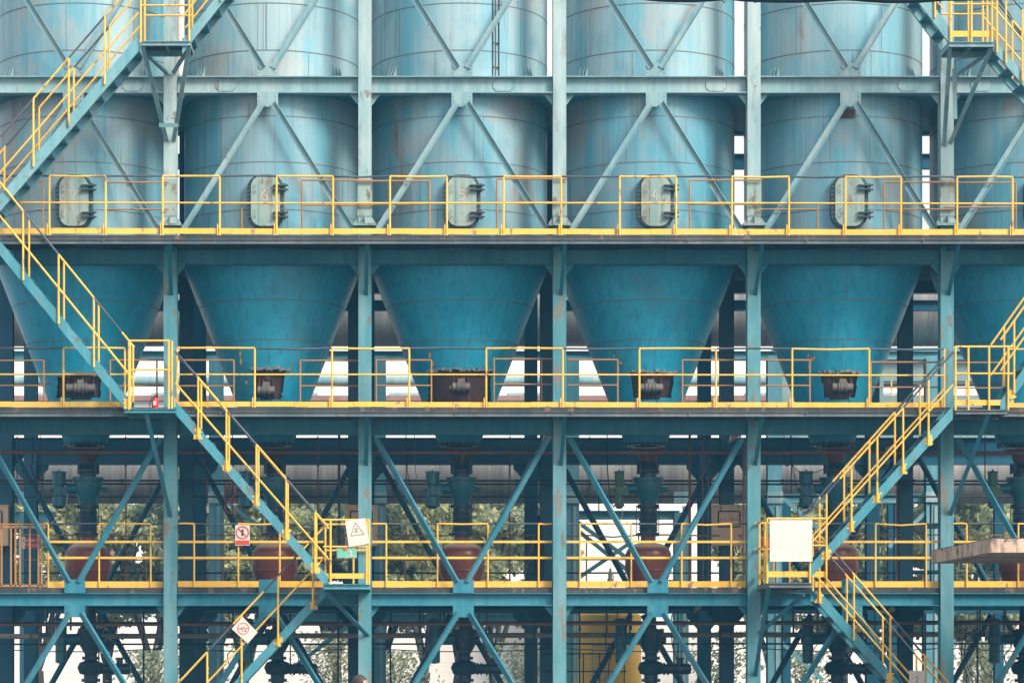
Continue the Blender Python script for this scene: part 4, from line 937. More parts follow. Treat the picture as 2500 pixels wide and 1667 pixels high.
for a,b in ((2175,2178),(2200,2203),(2357,2361)):
    m=MB(); m.box(xat(a,Yh),xat(b,Yh),Yh-0.02,Yh+0.02,zw0,zw1); m.build('window_bar',M['yellow'],t)
m=MB(); 
for a in (1920,2050,2180,2310,2440,2560): m.hcol(xat(a,Yh+1),Yh+1,GZ,zb_,0.25,0.25)
m.build('supporting_posts',M['rear'],t)
# yellow tank
t=thing('storage_tank','yellow upright tank standing behind the lower valves of silo 4','tank',(xat(1490,10),10,GZ),)
m=MB(); c=(xat(1488,10),10); m.lathe(c,[(0.0,2.95),(0.5,2.92),(0.77,2.80),(0.78,2.7),(0.78,GZ)],56); m.lathe(c,[(0.782,1.6),(0.79,1.62),(0.782,1.64)],56); m.build('shell',M['tank_y'],t)
m=MB()
for dx in (0.1,0.42): m.tube([(c[0]+dx-0.6,9.05,GZ),(c[0]+dx-0.6,9.05,2.2)],0.018,6)
for k in range(8): m.tube([(c[0]-0.5,9.05,0.1+k*0.28),(c[0]-0.18,9.05,0.1+k*0.28)],0.012,6)
m.build('ladder',M['beam_up'],t)
# low dark pipe railing in front of the tank
t=thing('guard_railing','thin dark pipe railing in front of the yellow tank','railing',at(1450,1660,3.9))
for py in (1595,1638):
    m=MB(); m.tube([at(1325,py,3.9),at(1530,py,3.9)],0.015,6); m.build('rail',M['darkpipe'],t)
for p in (1424,1464,1524):
    m=MB(); m.tube([at(p,1700,3.9),at(p,1595,3.9)],0.015,6); m.build('post',M['darkpipe'],t)
# access platform right of the red vessel in the unnumbered bay
t=thing('access_platform','dark steel access platform with rails left of the right-hand column','platform',at(2235,1440,6.0))
m=MB(); A=at(2180,1284,6); B=at(2300,1284,6); m.box(A.x,B.x,5.4,6.6,A.z-0.03,A.z); m.build('deck',M['rear'],t)
m=MB(); A=at(2180,1395,6); B=at(2300,1395,6); m.box(A.x,B.x,5.0,6.6,A.z-0.04,A.z); m.build('step',M['rear'],t)
m=MB()
for p in (2183,2220,2272,2297): m.tube([at(p,1440,5.5),at(p,1228,5.5)],0.022,6)
m.tube([at(2183,1233,5.5),at(2220,1226,5.5),at(2300,1227,5.5)],0.018,6)
m.build('frame',M['darkpipe'],t)

# ------------------------------------------------------------------ trees
def tree(x,y,h,rad,seed,label,mat,nl=13000,zlow=2.6,leaf=0.25,trunk=0.17):
    rnd=random.Random(seed)
    t=thing('broadleaf_tree',label,'tree',(x,y,GZ),'trees behind the plant')
    m=MB(); top=Vector((x+rnd.uniform(-.4,.4),y,h*0.62))
    fork=Vector((x+rnd.uniform(-.15,.15),y,GZ+1.0+rnd.uniform(0,0.8)))
    m.tube([(x,y,GZ-0.1),((x+fork.x)/2+rnd.uniform(-.05,.05),y,fork.z*0.5),fork],[trunk*1.25,trunk*1.05,trunk],9)
    clumps=[]
    for k in range(5):
        a=k*2*math.pi/5+rnd.uniform(-.4,.4); L=rad*rnd.uniform(0.35,0.8)
        e=Vector((x+L*math.cos(a),y+L*0.8*math.sin(a),rnd.uniform(0.55,0.9)*h)); q=fork.lerp(e,0.5)+Vector((rnd.uniform(-.25,.25),rnd.uniform(-.2,.2),rnd.uniform(-.1,.4)))
        m.tube([fork,q,e],[trunk*0.62,trunk*0.42,trunk*0.12],7)
        for j in range(3):
            s_=q.lerp(e,rnd.uniform(0,0.8)); e2=s_+Vector((rnd.uniform(-1,1),rnd.uniform(-1,1),rnd.uniform(-.3,.9)))*rad*0.45
            m.tube([s_,s_.lerp(e2,0.5)+Vector((0,0,0.12)),e2],[trunk*0.25,trunk*0.16,trunk*0.05],6)
    m.build('trunk',M['bark'],t)
    cl=[]
    while len(cl)<85:
        p=Vector((rnd.uniform(-1,1),rnd.uniform(-1,1),rnd.uniform(-1,1)))
        if p.length<1: cl.append((Vector((x+p.x*rad,y+p.y*rad*0.75,(h+zlow)/2+p.z*(h-zlow)/2)),rnd.uniform(0.35,0.75)))
    lf=MB()
    for k in range(nl):
        c,r=cl[rnd.randrange(len(cl))]
        d=Vector((rnd.gauss(0,1),rnd.gauss(0,1),rnd.gauss(0,1))).normalized()*r*(rnd.random()**0.5)
        d.z*=0.7; p=c+d
        if p.z<1.0: continue
        u=Vector((rnd.gauss(0,1),rnd.gauss(0,1),rnd.gauss(0,0.6))).normalized(); v=u.orthogonal().normalized(); w_=u.cross(v)
        ang=rnd.uniform(0,6.28); v2=v*math.cos(ang)+w_*math.sin(ang); w2=u.cross(v2); sz=leaf*rnd.uniform(0.6,1.25)
        lf.add([p-v2*sz*0.6,p-w2*sz*0.28+v2*sz*0.05,p+v2*sz*0.6,p+w2*sz*0.28+v2*sz*0.05],[(0,1,2,3)])
    lf.build('crown',mat,t)
TR=[(-11.7,32.0,9.0,2.9,'at the left edge behind the red Chinese sign'),(-8.0,34.0,8.5,2.8,'behind the silo 7 vessel'),(-4.9,33.0,8.7,2.7,'just right of the first numbered column behind the lowest walkway'),(-1.8,35.0,8.5,2.7,'behind the silo 6 vessel and the falling stair'),
    (1.1,32.0,8.8,2.7,'just right of the skull warning sign'),(3.6,34.0,8.5,2.6,'behind the silo 5 vessel'),(12.9,33.0,8.7,2.2,'behind the tan cabinet with red buttons'),(15.5,34.0,8.7,2.9,'behind the blank white board'),(19.5,33.0,8.8,3.0,'behind the lower right stair'),(23.5,35.0,9.0,3.0,'at the right edge above the concrete canopy'),(-10.0,37.5,9.2,3.0,'further back at the left edge'),(-6.2,37.7,9.2,2.9,'further back between the silo 7 and silo 6 vessels'),(-0.4,37.6,9.2,2.9,'further back below the falling stair'),(2.4,37.8,9.2,2.7,'further back left of the silo 5 vessel'),(17.5,37.6,9.3,3.0,'further back left of the lower right stair'),(21.5,37.8,9.2,3.0,'further back just right of the right-hand column')]
for k,(x,y,h,r,l) in enumerate(TR):
    tree(x,y,h,r,100+k,'bushy tree with sunlit leaves '+l,M['leaf1'] if k%2==0 else M['leaf2'])
def shrub(x,y,h,r,seed,label):
    rnd=random.Random(seed); t=thing('shrub',label,'shrub',(x,y,GZ),'shrubs behind the lower valves')
    m=MB()
    for k in range(6): m.tube([(x,y,GZ-0.05),(x+rnd.uniform(-.3,.3)*r,y,h*0.4),(x+rnd.uniform(-1,1)*r*0.8,y+rnd.uniform(-.5,.5)*r,h*rnd.uniform(0.6,0.95))],[0.035,0.025,0.008],6)
    m.build('stem',M['bark'],t); lf=MB()
    for k in range(1500):
        p=Vector((x+rnd.gauss(0,0.5)*r,y+rnd.gauss(0,0.4)*r,GZ+0.15+(h+0.2)*rnd.random()**0.8))
        u=Vector((rnd.gauss(0,1),rnd.gauss(0,1),rnd.gauss(0,1))).normalized(); v=u.orthogonal().normalized(); w_=u.cross(v); sz=0.13*rnd.uniform(0.6,1.3)
        lf.add([p-v*sz*0.6,p-w_*sz*0.3,p+v*sz*0.6,p+w_*sz*0.3],[(0,1,2,3)])
    lf.build('foliage',M['leaf2'],t)
for k,(px,l) in enumerate(((370,'below the lowest walkway left of the diamond sign'),(480,'just left of the lowest left stair'),(810,'below the lowest left landing'),(960,'right of the walking person'),(1290,'left of the column between silo 5 and silo 4'),(1760,'below the tan cabinet'),(1960,'below the white board landing'),(2400,'right of the lowest right stair'))):
    shrub(xat(px,26),26,1.9+0.3*(k%3),0.95,300+k,'dark leafy shrub '+l)

# ------------------------------------------------------------------ cabinets, signs, small things
def cabinet(px,label,buttons):
    Y=3.72; t=thing('control_cabinet',label,'cabinet',at(px,1332,Y),'tan control cabinets')
    a=at(px-40,1331,Y); b=at(px+41,1235,Y)
    m=MB(); m.box(a.x,b.x,Y,Y+0.26,a.z,b.z); m.box(a.x-0.015,b.x+0.015,Y-0.02,Y+0.26,b.z+0.002,b.z+0.03); m.build('body',M['cabinet'],t)
    m=MB(); x0,x1=xat(px-28,Y),xat(px+28,Y); z0,z1=zat(1287,Y),zat(1246,Y)
    P=[]
    for sx,sz,a0 in ((1,1,0),(-1,1,90),(-1,-1,180),(1,-1,270)):
        for k in range(5):
            q=R(a0+22.5*k); P.append(((x0+x1)/2+sx*((x1-x0)/2-0.04)+0.04*math.cos(q),(z0+z1)/2+sz*((z1-z0)/2-0.04)+0.04*math.sin(q)))
    m.prism(P,Y-0.014,Y-0.001); m.build('window_gasket',M['rubber'],t)
    m=MB(); m.box(x0+0.03,x1-0.03,Y-0.019,Y-0.0145,z0+0.03,z1-0.03); m.build('button_panel',M['cabinet'],t)
    for r_,(zz_,mt) in enumerate(((0.76,'white'),(0.46,'signred'),(0.2,'signgreen'))):
        m=MB()
        for k in range(6):
            X=x0+0.07+(x1-x0-0.14)*k/5; Z=z0+(z1-z0)*zz_
            if r_==1 and k in (2,): continue
            m.cyl((X,Y-0.035,Z),(X,Y-0.0195,Z),0.020,n=10)
        m.build('button',M[mt],t)['label']=['row of pale buttons','row of red buttons','row of green buttons'][r_]
    for dx in (-25,25):
        m=MB(); p=at(px+dx,1333,Y); m.tube([p+Vector((-0.08,0.1,0)),p+Vector((-0.05,0.08,-0.14)),p+Vector((0.04,0.08,-0.17)),p+Vector((0.1,0.1,0))],0.014,6); m.build('cable_loop',M['rubber'],t)
cabinet(1780,'tan control cabinet with red and green buttons, right of the silo 4 vessel',True)
cabinet(882,'tan control cabinet half hidden behind the skull warning sign',True)
cabinet(-22,'tan control cabinet cut off by the left edge',True)

def disc(mb,x,z,r,y,mi,r0=None,n=36,t_=0.003):
    if r0 is None: mb.prism([(x+r*math.cos(2*math.pi*k/n),z+r*math.sin(2*math.pi*k/n)) for k in range(n)],y-t_,y,mi)
    else:
        vs_=[];
        for k in range(n):
            a=2*math.pi*k/n; vs_+= [(x+r*math.cos(a),y-t_,z+r*math.sin(a)),(x+r0*math.cos(a),y-t_,z+r0*math.sin(a))]
        mb.add(vs_,[(2*k,2*((k+1)%n),2*((k+1)%n)+1,2*k+1) for k in range(n)],mi)
def text_obj(txt,size,loc,mat,parent,name='lettering'):
    cu=bpy.data.curves.new('txt','FONT'); cu.body=txt; cu.size=size; cu.align_x='CENTER'; cu.align_y='CENTER'; cu.extrude=0.001
    o=bpy.data.objects.new('txt',cu); C.objects.link(o)
    dg=bpy.context.evaluated_depsgraph_get(); me=bpy.data.meshes.new_from_object(o.evaluated_get(dg)); bpy.data.objects.remove(o)
    me.materials.clear(); me.materials.append(mat)
    ob=bpy.data.objects.new(name,me); C.objects.link(ob); ob.parent=parent; ob.location=Vector(loc)-Vector(parent['org']); ob.rotation_euler=(R(90),0,0)
    return ob
# no-standing prohibition sign
def nosign(label,cx_,cy_,Y,w2,h2,r,red,blk,panel,yc):
    p=at(cx_,cy_,Y); s=PX*DIST/(DIST+Y); t=thing('prohibition_sign',label,'sign',at(cx_,cy_+h2*s,Y))
    m=MB(); m.box(p.x-w2,p.x+w2,Y-0.012,Y,p.z-h2,p.z+h2); m.build('plate',M['white'],t)
    z=p.z+yc; m=MB()
    m.prism([(p.x-r*0.18,z+r*0.42),(p.x+r*0.18,z+r*0.42),(p.x+r*0.18,z+r*0.0),(p.x+r*0.11,z-r*0.52),(p.x-r*0.11,z-r*0.52),(p.x-r*0.18,z)],Y-0.016,Y-0.0125); disc(m,p.x,z+r*0.56,r*0.08,Y-0.0125,0)
    m.build('figure_symbol',blk,t)
    m=MB(); disc(m,p.x,z,r,Y-0.0165,0,r*0.84); q=r*0.62
    m.bar((p.x-q,Y-0.019,z+q),(p.x+q,Y-0.019,z-q),r*0.15,0.003,(0,1,0)); m.build('prohibition_ring',red,t)
    if panel:
        m=MB(); m.box(p.x-w2*0.94,p.x+w2*0.94,Y-0.015,Y-0.0125,p.z-h2*0.94,p.z-h2*0.50); m.build('caption_panel',red,t)
    return t
nosign('white sign with red no-people circle above a red caption bar',592,1306,0.09,0.150,0.21,0.135,M['signred'],M['black'],True,0.055)
nosign('faded white no-entry sign on the lowest right stair railing at the bottom edge',2238.5,1662,-0.94,0.155,0.215,0.135,M['signpink'],M['signgrey'],False,0.035)
# diamond no fire sign
p=at(599,1538,-0.95); t=thing('no_fire_sign','white diamond-hung no open fire sign on the lowest left stair rail','sign',(p.x,p.y,p.z-0.25))
Y=-0.95; P=[(-33.5,-4),(-7,-33.5),(30,5),(6,32)]  # corners in photo pixels round the centre
s=PX*DIST/(DIST+Y); m=MB(); m.prism([(p.x+a/s,p.z-b/s) for a,b in P],Y-0.010,Y); m.build('plate',M['white'],t)
m=MB(); cxs,czs=p.x-5/s,p.z+4.5/s
m.prism([(cxs-0.055,czs+0.02),(cxs-0.02,czs-0.06),(cxs+0.01,czs-0.075),(cxs-0.02,czs-0.035),(cxs-0.03,czs+0.0),(cxs-0.045,czs+0.035)],Y-0.013,Y-0.0105)
m.prism([(cxs-0.02,czs+0.03),(cxs+0.02,czs+0.01),(cxs+0.0,czs+0.045)],Y-0.013,Y-0.0105); m.prism([(cxs+0.04,czs-0.07),(cxs+0.055,czs-0.065),(cxs+0.05,czs-0.02),(cxs+0.02,czs-0.05)],Y-0.013,Y-0.0105)
m.build('flame_symbol',M['black'],t)
m=MB(); disc(m,cxs,czs,0.118,Y-0.0135,0,0.103); m.bar((cxs-0.11,Y-0.016,czs-0.003),(cxs+0.11,Y-0.016,czs+0.004),0.014,0.003,(0,1,0)); m.build('prohibition_ring',M['signred'],t)
# skull sign
Y=-1.80; Q=[(842.5,1271.5),(891,1264),(902.5,1326),(852,1335)]; t=thing('skull_warning_sign','white tilted warning sign with a grey skull triangle on the lowest left landing','sign',at(872,1335,Y))
m=MB(); m.prism([(at(a,b,Y).x,at(a,b,Y).z) for a,b in reversed(Q)],Y-0.010,Y); m.build('plate',M['white'],t)
T=[at(867.5,1275,Y),at(889,1303,Y),at(856.5,1307.5,Y)]; m=MB()
for a,b in ((0,1),(1,2),(2,0)): m.bar(T[a]+Vector((0,-0.012,0)),T[b]+Vector((0,-0.012,0)),0.02,0.004,(0,1,0))
m.build('warning_triangle',M['signgrey'],t)
m=MB(); cs=at(870,1290.5,Y); 
m.prism([(cs.x+0.030*math.cos(k*math.pi/8),cs.z+0.028*math.sin(k*math.pi/8)) for k in range(16)],Y-0.013,Y-0.0105); m.box(cs.x-0.016,cs.x+0.016,Y-0.013,Y-0.0105,cs.z-0.05,cs.z-0.026)
m.bar((cs.x-0.045,Y-0.012,cs.z-0.072),(cs.x+0.045,Y-0.012,cs.z-0.046),0.010,0.004,(0,1,0)); m.bar((cs.x-0.045,Y-0.0125,cs.z-0.046),(cs.x+0.045,Y-0.0125,cs.z-0.072),0.010,0.004,(0,1,0))
m.build('skull_symbol',M['signgrey'],t)
m=MB()
for dx in (-0.011,0.011): disc(m,cs.x+dx,cs.z-0.002,0.007,Y-0.0135,0,n=10)
m.build('eye_socket',M['white'],t)
# exit sign
Y=-0.35; a=at(822,1362.5,Y); b=at(872,1337.5,Y); t=thing('exit_sign','green emergency exit sign with white walking man under the skull sign','sign',Vector(((a.x+b.x)/2,Y,a.z)))
m=MB(); m.box(a.x,b.x,Y-0.03,Y,a.z,b.z); m.build('frame',M['lid'],t)
m=MB(); m.box(a.x+0.012,b.x-0.012,Y-0.036,Y-0.031,a.z+0.012,b.z-0.012); m.build('face',M['signgreen'],t)
m=MB(); hx=at(856,0,Y).x; hz=(a.z+b.z)/2; 
disc(m,hx,hz+0.066,0.012,Y-0.037,0,n=14)
m.bar((hx,Y-0.039,hz+0.05),(hx+0.004,Y-0.039,hz-0.01),0.030,0.003,(0,1,0)); m.bar((hx,Y-0.04,hz),(hx-0.018,Y-0.04,hz-0.08),0.015,0.003,(0,1,0)); m.bar((hx+0.004,Y-0.04,hz),(hx+0.024,Y-0.04,hz-0.08),0.015,0.003,(0,1,0))
m.bar((hx,Y-0.04,hz+0.045),(hx-0.045,Y-0.04,hz+0.02),0.012,0.003,(0,1,0)); m.bar((hx+0.006,Y-0.04,hz+0.045),(hx+0.035,Y-0.04,hz+0.005),0.012,0.003,(0,1,0))
m.build('walking_man',M['white'],t)
m=MB(); xs_=at(843,0,Y).x; m.box(xs_-0.002,xs_+0.002,Y-0.038,Y-0.0365,a.z+0.02,b.z-0.02)
for zz_ in (-0.035,-0.055,-0.078): m.box(xs_+0.005,b.x-0.02,Y-0.038,Y-0.0365,hz+zz_-0.003,hz+zz_+0.003)
m.build('pattern_lines',M['white'],t)
m=MB(); m.cyl(((a.x+b.x)/2-0.03,Y-0.05,b.z),((a.x+b.x)/2-0.03,Y-0.01,b.z),0.045,n=20); m.build('red_button',M['signred'],t)
# blank white board
Y=-1.82; a=at(1880,1370,Y); b=at(1982.5,1268,Y); t=thing('white_board','large blank white board on the landing railing at the foot of the right stair','board',Vector(((a.x+b.x)/2,Y,a.z)))
m=MB(); m.box(a.x,b.x,Y-0.014,Y,a.z,b.z); m.build('panel',M['white'],t)
m=MB(); m.box(a.x-0.006,a.x,Y-0.02,Y+0.004,a.z,b.z); m.box(b.x,b.x+0.006,Y-0.02,Y+0.004,a.z,b.z); m.box(a.x,b.x,Y-0.02,Y-0.0145,b.z-0.008,b.z); m.build('edge_strip',M['offwhite'],t)
# red box behind the board
a=at(1861,1348,0.6); b=at(1884,1312,0.6); m=MB(); m.box(a.x,b.x,0.6,0.75,a.z,b.z); m.box(a.x+0.02,b.x-0.02,0.59,0.5995,a.z+0.02,b.z-0.02); tag(m.build('hose_box',M['signred']),'orange red box behind the left edge of the blank white board','box')
# red Chinese sign
Y=3.0; a=at(53,1339,Y); b=at(91,1310,Y); t=thing('valve_sign','red sign with white Chinese lettering behind the barred railing at the left','sign',Vector(((a.x+b.x)/2,Y,a.z)))
m=MB(); m.box(a.x,b.x,Y-0.012,Y,a.z,b.z); m.build('plate',M['signdark'],t)
xm_=at(61.5,0,Y).x; m=MB(); m.box(a.x,xm_,Y-0.014,Y-0.0125,a.z,b.z); m.build('symbol_panel',M['offwhite'],t)
m=MB(); disc(m,(a.x+xm_)/2+0.005,a.z+0.07,0.036,Y-0.0145,0,0.029,20); m.build('prohibition_ring',M['signred'],t)
m=MB(); m.prism([((a.x+xm_)/2-0.03,b.z-0.11),((a.x+xm_)/2+0.035,b.z-0.11),((a.x+xm_)/2,b.z-0.04)],Y-0.017,Y-0.0145); m.build('warning_symbol',M['signgrey'],t)
text_obj('消防阀门',0.075,((xm_+b.x)/2,Y-0.0135,b.z-0.085),M['white'],t); text_obj('严禁乱动',0.075,((xm_+b.x)/2,Y-0.0135,a.z+0.07),M['white'],t)
# fire extinguisher
p=at(378.5,994,-1.2); t=thing('fire_extinguisher','small red fire extinguisher standing on the middle landing','extinguisher',(p.x,p.y,zat(996,YN)))
z0=zat(996,YN); m=MB(); m.lathe((p.x,p.y),[(0.0,z0),(0.062,z0+0.004),(0.066,z0+0.02),(0.066,z0+0.21),(0.055,z0+0.245),(0.022,z0+0.262),(0.022,z0+0.28),(0,z0+0.28)],20); m.build('cylinder',M['ext_red'],t)
m=MB(); m.box(p.x-0.02,p.x+0.06,p.y-0.012,p.y+0.012,z0+0.28,z0+0.30); m.bar((p.x-0.01,p.y,z0+0.305),(p.x+0.07,p.y,z0+0.34),0.012,0.018,(0,1,0)); m.build('handle',M['black'],t)
m=MB(); m.tube([(p.x-0.015,p.y,z0+0.285),(p.x-0.07,p.y-0.02,z0+0.25),(p.x-0.095,p.y-0.03,z0+0.15),(p.x-0.11,p.y-0.03,z0+0.03)],0.010,6); m.build('hose',M['rubber'],t)
m=MB(); m.prism([(p.x-0.03,z0+0.11),(p.x+0.03,z0+0.11),(p.x+0.03,z0+0.19),(p.x-0.03,z0+0.19)],p.y-0.069,p.y-0.067); m.build('sticker',M['white'],t)
# sunlit brackets at column heads, the sun on them put into pale colour
for px,py,Y,lab in ((1797,1075,1.6,'bracket in sunlit white under the middle walkway near the column right of silo 4'),(1340,1078,1.8,'pale sunlit bracket near the column between silo 5 and silo 4'),(2175,1112,3.4,'pale sunlit bracket behind the right stair'),(1745,1110,4.6,'pale sunlit bracket further back behind the silo 4 valve'),(1705,1490,3.0,'small pale sunlit bracket under the lowest walkway below silo 4'),(2178,1495,3.5,'small pale sunlit bracket under the lowest walkway near the lowest right stair'),(2394,1482,1.2,'small pale sunlit bracket just under the lowest beam right of the right-hand column')):
    p=at(px,py,Y); t=thing('sunlit_bracket',lab,'lamp',p,'sunlit brackets under the walkways'); sc_=0.6 if py>1400 else 1
    m=MB(); m.prism([(p.x-0.14*sc_,p.z-0.02),(p.x+0.10*sc_,p.z+0.10*sc_),(p.x+0.03*sc_,p.z+0.24*sc_),(p.x-0.10*sc_,p.z+0.17*sc_)],Y-0.1,Y+0.1); m.build('sunlit_plate',M['offwhite'],t)
    m=MB(); m.bar((p.x-0.17*sc_,Y,p.z-0.05),(p.x+0.11*sc_,Y,p.z+0.09*sc_),0.012,0.24,(0,1,0)); m.build('sunlit_lip',M['pale'],t)
    m=MB(); m.tube([(p.x,Y,p.z+0.15*sc_),(p.x+0.03,Y,p.z+0.35)],0.012,6); m.build('bracket',M['iron'],t)
# cables hanging near the actuators
def cable(pts,Y,r,mat,label):
    P=[at(a,b,Y) for a,b in pts]; Q=[]
    for i in range(len(P)-1):
        p0=P[max(i-1,0)];p1=P[i];p2=P[i+1];p3=P[min(i+2,len(P)-1)]
        for k in range(6):
            u=k/6; Q.append(0.5*((2*p1)+(p2-p0)*u+(2*p0-5*p1+4*p2-p3)*u*u+(3*p1-p0-3*p2+p3)*u**3))
    Q.append(P[-1]); m=MB(); m.tube(Q,r,6); tag(m.build('cable',mat),label,'cable','loose cables')
cable([(80,1062),(79,1120),(76,1140),(85,1165),(104,1168),(106,1158)],1.9,0.014,M['rubber'],'dark cable looping down left of the silo 7 actuator')
cable([(98,1062),(98,1130),(102,1165),(102,1190),(95,1230),(112,1250)],1.9,0.010,M['rubber'],'dark cable dropping to the silo 7 actuator')
cable([(165,1205),(160,1235),(142,1262),(122,1278)],1.8,0.008,M['pale'],'pale cable curving below the silo 7 actuator')
cable([(548,1215),(552,1185),(564,1178),(575,1200),(560,1222),(549,1238),(560,1252),(578,1245),(577,1226),(562,1222)],1.5,0.009,M['ext_red'],'tangled red cable loop hanging by the falling stair under silo 6')
cable([(568,1060),(570,1160),(566,1215),(570,1260)],1.6,0.012,M['rubber'],'black cable hanging beside the red cable loop')
cable([(991,1062),(995,1150),(1003,1190),(1010,1215),(1030,1225)],1.7,0.009,M['rubber'],'dark cable hanging left of the silo 5 actuator')
cable([(1012,1062),(1014,1140),(1020,1185),(1018,1215),(1035,1260),(1020,1300)],1.7,0.008,M['rustpipe'],'brown cable trailing below the silo 5 actuator')
cable([(1482,1062),(1483,1140),(1490,1215),(1500,1240)],1.8,0.012,M['rubber'],'dark cable hanging left of the silo 4 actuator')
cable([(1520,1242),(1518,1262),(1508,1278),(1470,1278)],1.7,0.008,M['pale'],'pale cable curving under the green silo 4 actuator')
cable([(1914,1062),(1915,1128),(1925,1136),(1932,1128),(1945,1185),(1957,1212),(1948,1235),(1947,1268)],1.4,0.010,M['rubber'],'dark cable with a socket hanging above the blank white board')
cable([(1930,1062),(1934,1130),(1955,1152),(1985,1154),(2010,1145)],1.4,0.008,M['rubber'],'thin cable swagged above the blank white board')
cable([(2350,1565),(2347,1600),(2360,1650),(2355,1690)],1.4,0.012,M['rubber'],'black cable looping down right of the right-hand column')
cable([(2352,1560),(2362,1545),(2382,1560),(2388,1600),(2405,1640),(2430,1658)],1.4,0.010,M['rubber'],'black cable arching across to the lower right brace')
cable([(2358,1550),(2356,1600),(2372,1590),(2368,1565),(2360,1610),(2368,1645)],1.4,0.009,M['rubber'],'knotted black cable right of the right-hand column')
cable([(1640,1500),(1641,1570),(1652,1605)],1.6,0.012,M['rubber'],'black cable hanging right of the silo 4 lower valve')
cable([(1478,1545),(1482,1590),(1488,1570),(1492,1600),(1486,1625),(1484,1680)],1.6,0.011,M['rubber'],'tangled black cable in front of the yellow tank')
for b in range(6):
    c=VX+BAYX[b]*PX; sn=SILO[b]; rb=random.Random(900+b)
    for k,(dx,y0,y1,Y,r) in enumerate(((-150,1064,1200,1.9,0.012),(120,1064,1440,2.8,0.016),(165,1490,1720,2.6,0.02),(-175,1490,1720,3.3,0.02),(60,1490,1640,1.5,0.014),(-60,1490,1560,1.2,0.014))):
        m=MB(); X=c+dx+rb.uniform(-14,14); m.tube([at(X,y0,Y),at(X+rb.uniform(-1,1),(y0+y1)/2,Y),at(X,y1,Y)],r,8)
        for q in range(3): zq=y0+(y1-y0)*(0.2+0.3*q); m.cyl(at(X,zq,Y),at(X,zq-4,Y),r*1.6,n=8)
        tag(m.build('conduit',M['darkpipe'] if k!=1 else M['rustpipe']),f'{["thin dark conduit","brown conduit","dark drain pipe","dark riser pipe","short dark rod","stubby dark rod"][k]} {"hanging below the middle" if k<2 else "below the lowest"} walkway under {sn}','pipe','conduits and rods under the walkways')
    cable([(c-95,1490),(c-92,1530),(c-80,1570+rb.uniform(-8,8)),(c-98,1600),(c-88,1640)],1.6,0.010,M['rubber'],f'tangled cable hanging beside the lower valves under {sn}')
    cable([(c+40,1495),(c+48,1540),(c+66,1560),(c+75,1610),(c+60,1650)],1.3,0.009,M['rubber'],f'dangling cable to the side elbow under {sn}')
for py,Y,l in ((1212,6.0,'thin dark pipe far behind the outlet valves, lowest of the thin pipes'),(1398,5.5,'thin dark pipe behind the red vessels just above the lowest walkway')):
    m=MB(); m.tube([at(-150,py,Y),at(2700,py,Y)],0.02,6); tag(m.build('pipe',M['darkpipe']),l,'pipe')
# hose coil on the rear column
t=thing('hose_coil','dark coiled hose hanging on the rear railing right of the silo 5 vessel','hose',at(1318,1420,3.3))
m=MB(); rnd=random.Random(3)
for k in range(7):
    w_=7+k*1.6; P=[at(1316+rnd.uniform(-2,2)+w_*math.sin(a)*(0.3+0.7*(1-math.cos(a))/2),1258+(1-math.cos(a))*0.5*(95+k*11),3.3+0.02*k) for a in [2*math.pi*q/20 for q in range(21)]]
    m.tube(P,0.016,6)
m.build('coil',M['rubber'],t)
m=MB(); m.tube([at(1318,1262,3.4),at(1322,1236,3.4)],0.012,6); m.tube([at(1305,1310,3.3),at(1285,1385,3.2),at(1281,1420,3.2)],0.014,6); m.build('loose_end',M['rustpipe'],t)
# small pressure gauge post on the deck at silo 4
p=at(1490,1420,2.0); t=thing('relief_valve','small grey valve standing on the deck left of the silo 4 vessel','valve',(p.x,2.0,Z3-0.088))
m=MB(); m.lathe((p.x,2.0),[(0.0,p.z+0.30),(0.02,p.z+0.29),(0.03,p.z+0.22),(0.045,p.z+0.20),(0.045,p.z+0.08),(0.065,p.z+0.05),(0.065,p.z-0.02),(0.03,p.z-0.03),(0.03,Z3-0.088)],16); m.build('body',M['motor'],t)
m=MB(); m.tube([(p.x+0.04,2,p.z+0.2),(p.x+0.07,2,p.z+0.12),(p.x+0.06,2,p.z-0.0)],0.008,6); m.build('lever',M['motor'],t)

# ------------------------------------------------------------------ concrete canopy at the right, dark cable bundle at the top
t=thing('canopy','stained concrete canopy slab jutting in from the right edge','canopy',(13.5,-4.5,GZ))
m=MB(); x0=xat(2418,-6.9); zb_=zat(1348,-6.9); x1=17.5
m.box(x0,x1,-6.9,-2.0,zb_,zb_+0.245); m.build('slab',M['concrete'],t)
m=MB(); m.box(x0+0.02,x1,-6.88,-2.02,zb_+0.247,zb_+0.262); m.build('roof_felt',M['deckdirt'],t)
m=MB(); m.box(13.6,17.4,-6.0,-2.3,GZ,zb_-0.002); m.build('wall',M['concrete'],t)
t=thing('cable_bundle','dark sagging cable bundle crossing the top edge of the picture','cable',at(1900,0,-10))
def sagl(a,b,y,s_): return [(a+(b-a)*k/10,y+s_*4*(k/10)*(1-k/10)) for k in range(11)]
for nm,pts,r in (('sheath',sagl(1560,1778,-8,7)+sagl(1780,2060,-6,6)[1:]+sagl(2060,2330,-8,9)[1:],0.055),('sheath',sagl(1200,1780,-16,6)+sagl(1782,2700,-14,10)[1:],0.05),('wire',sagl(1590,1790,-3,6)+sagl(1800,2080,-2,6)[1:],0.016),('wire',sagl(2050,2300,-4,10),0.014)):
    m=MB(); m.tube([at(a,b,-10) for a,b in pts],r,10); m.build(nm,M['rubber'],t)
m=MB()
for px in (1838,1762,2154): m.tube([at(px,-8,-10),at(px+2,4,-10),at(px+6,8,-10),at(px+9,4,-10)],0.010,6)
m.build('hook',M['iron'],t)

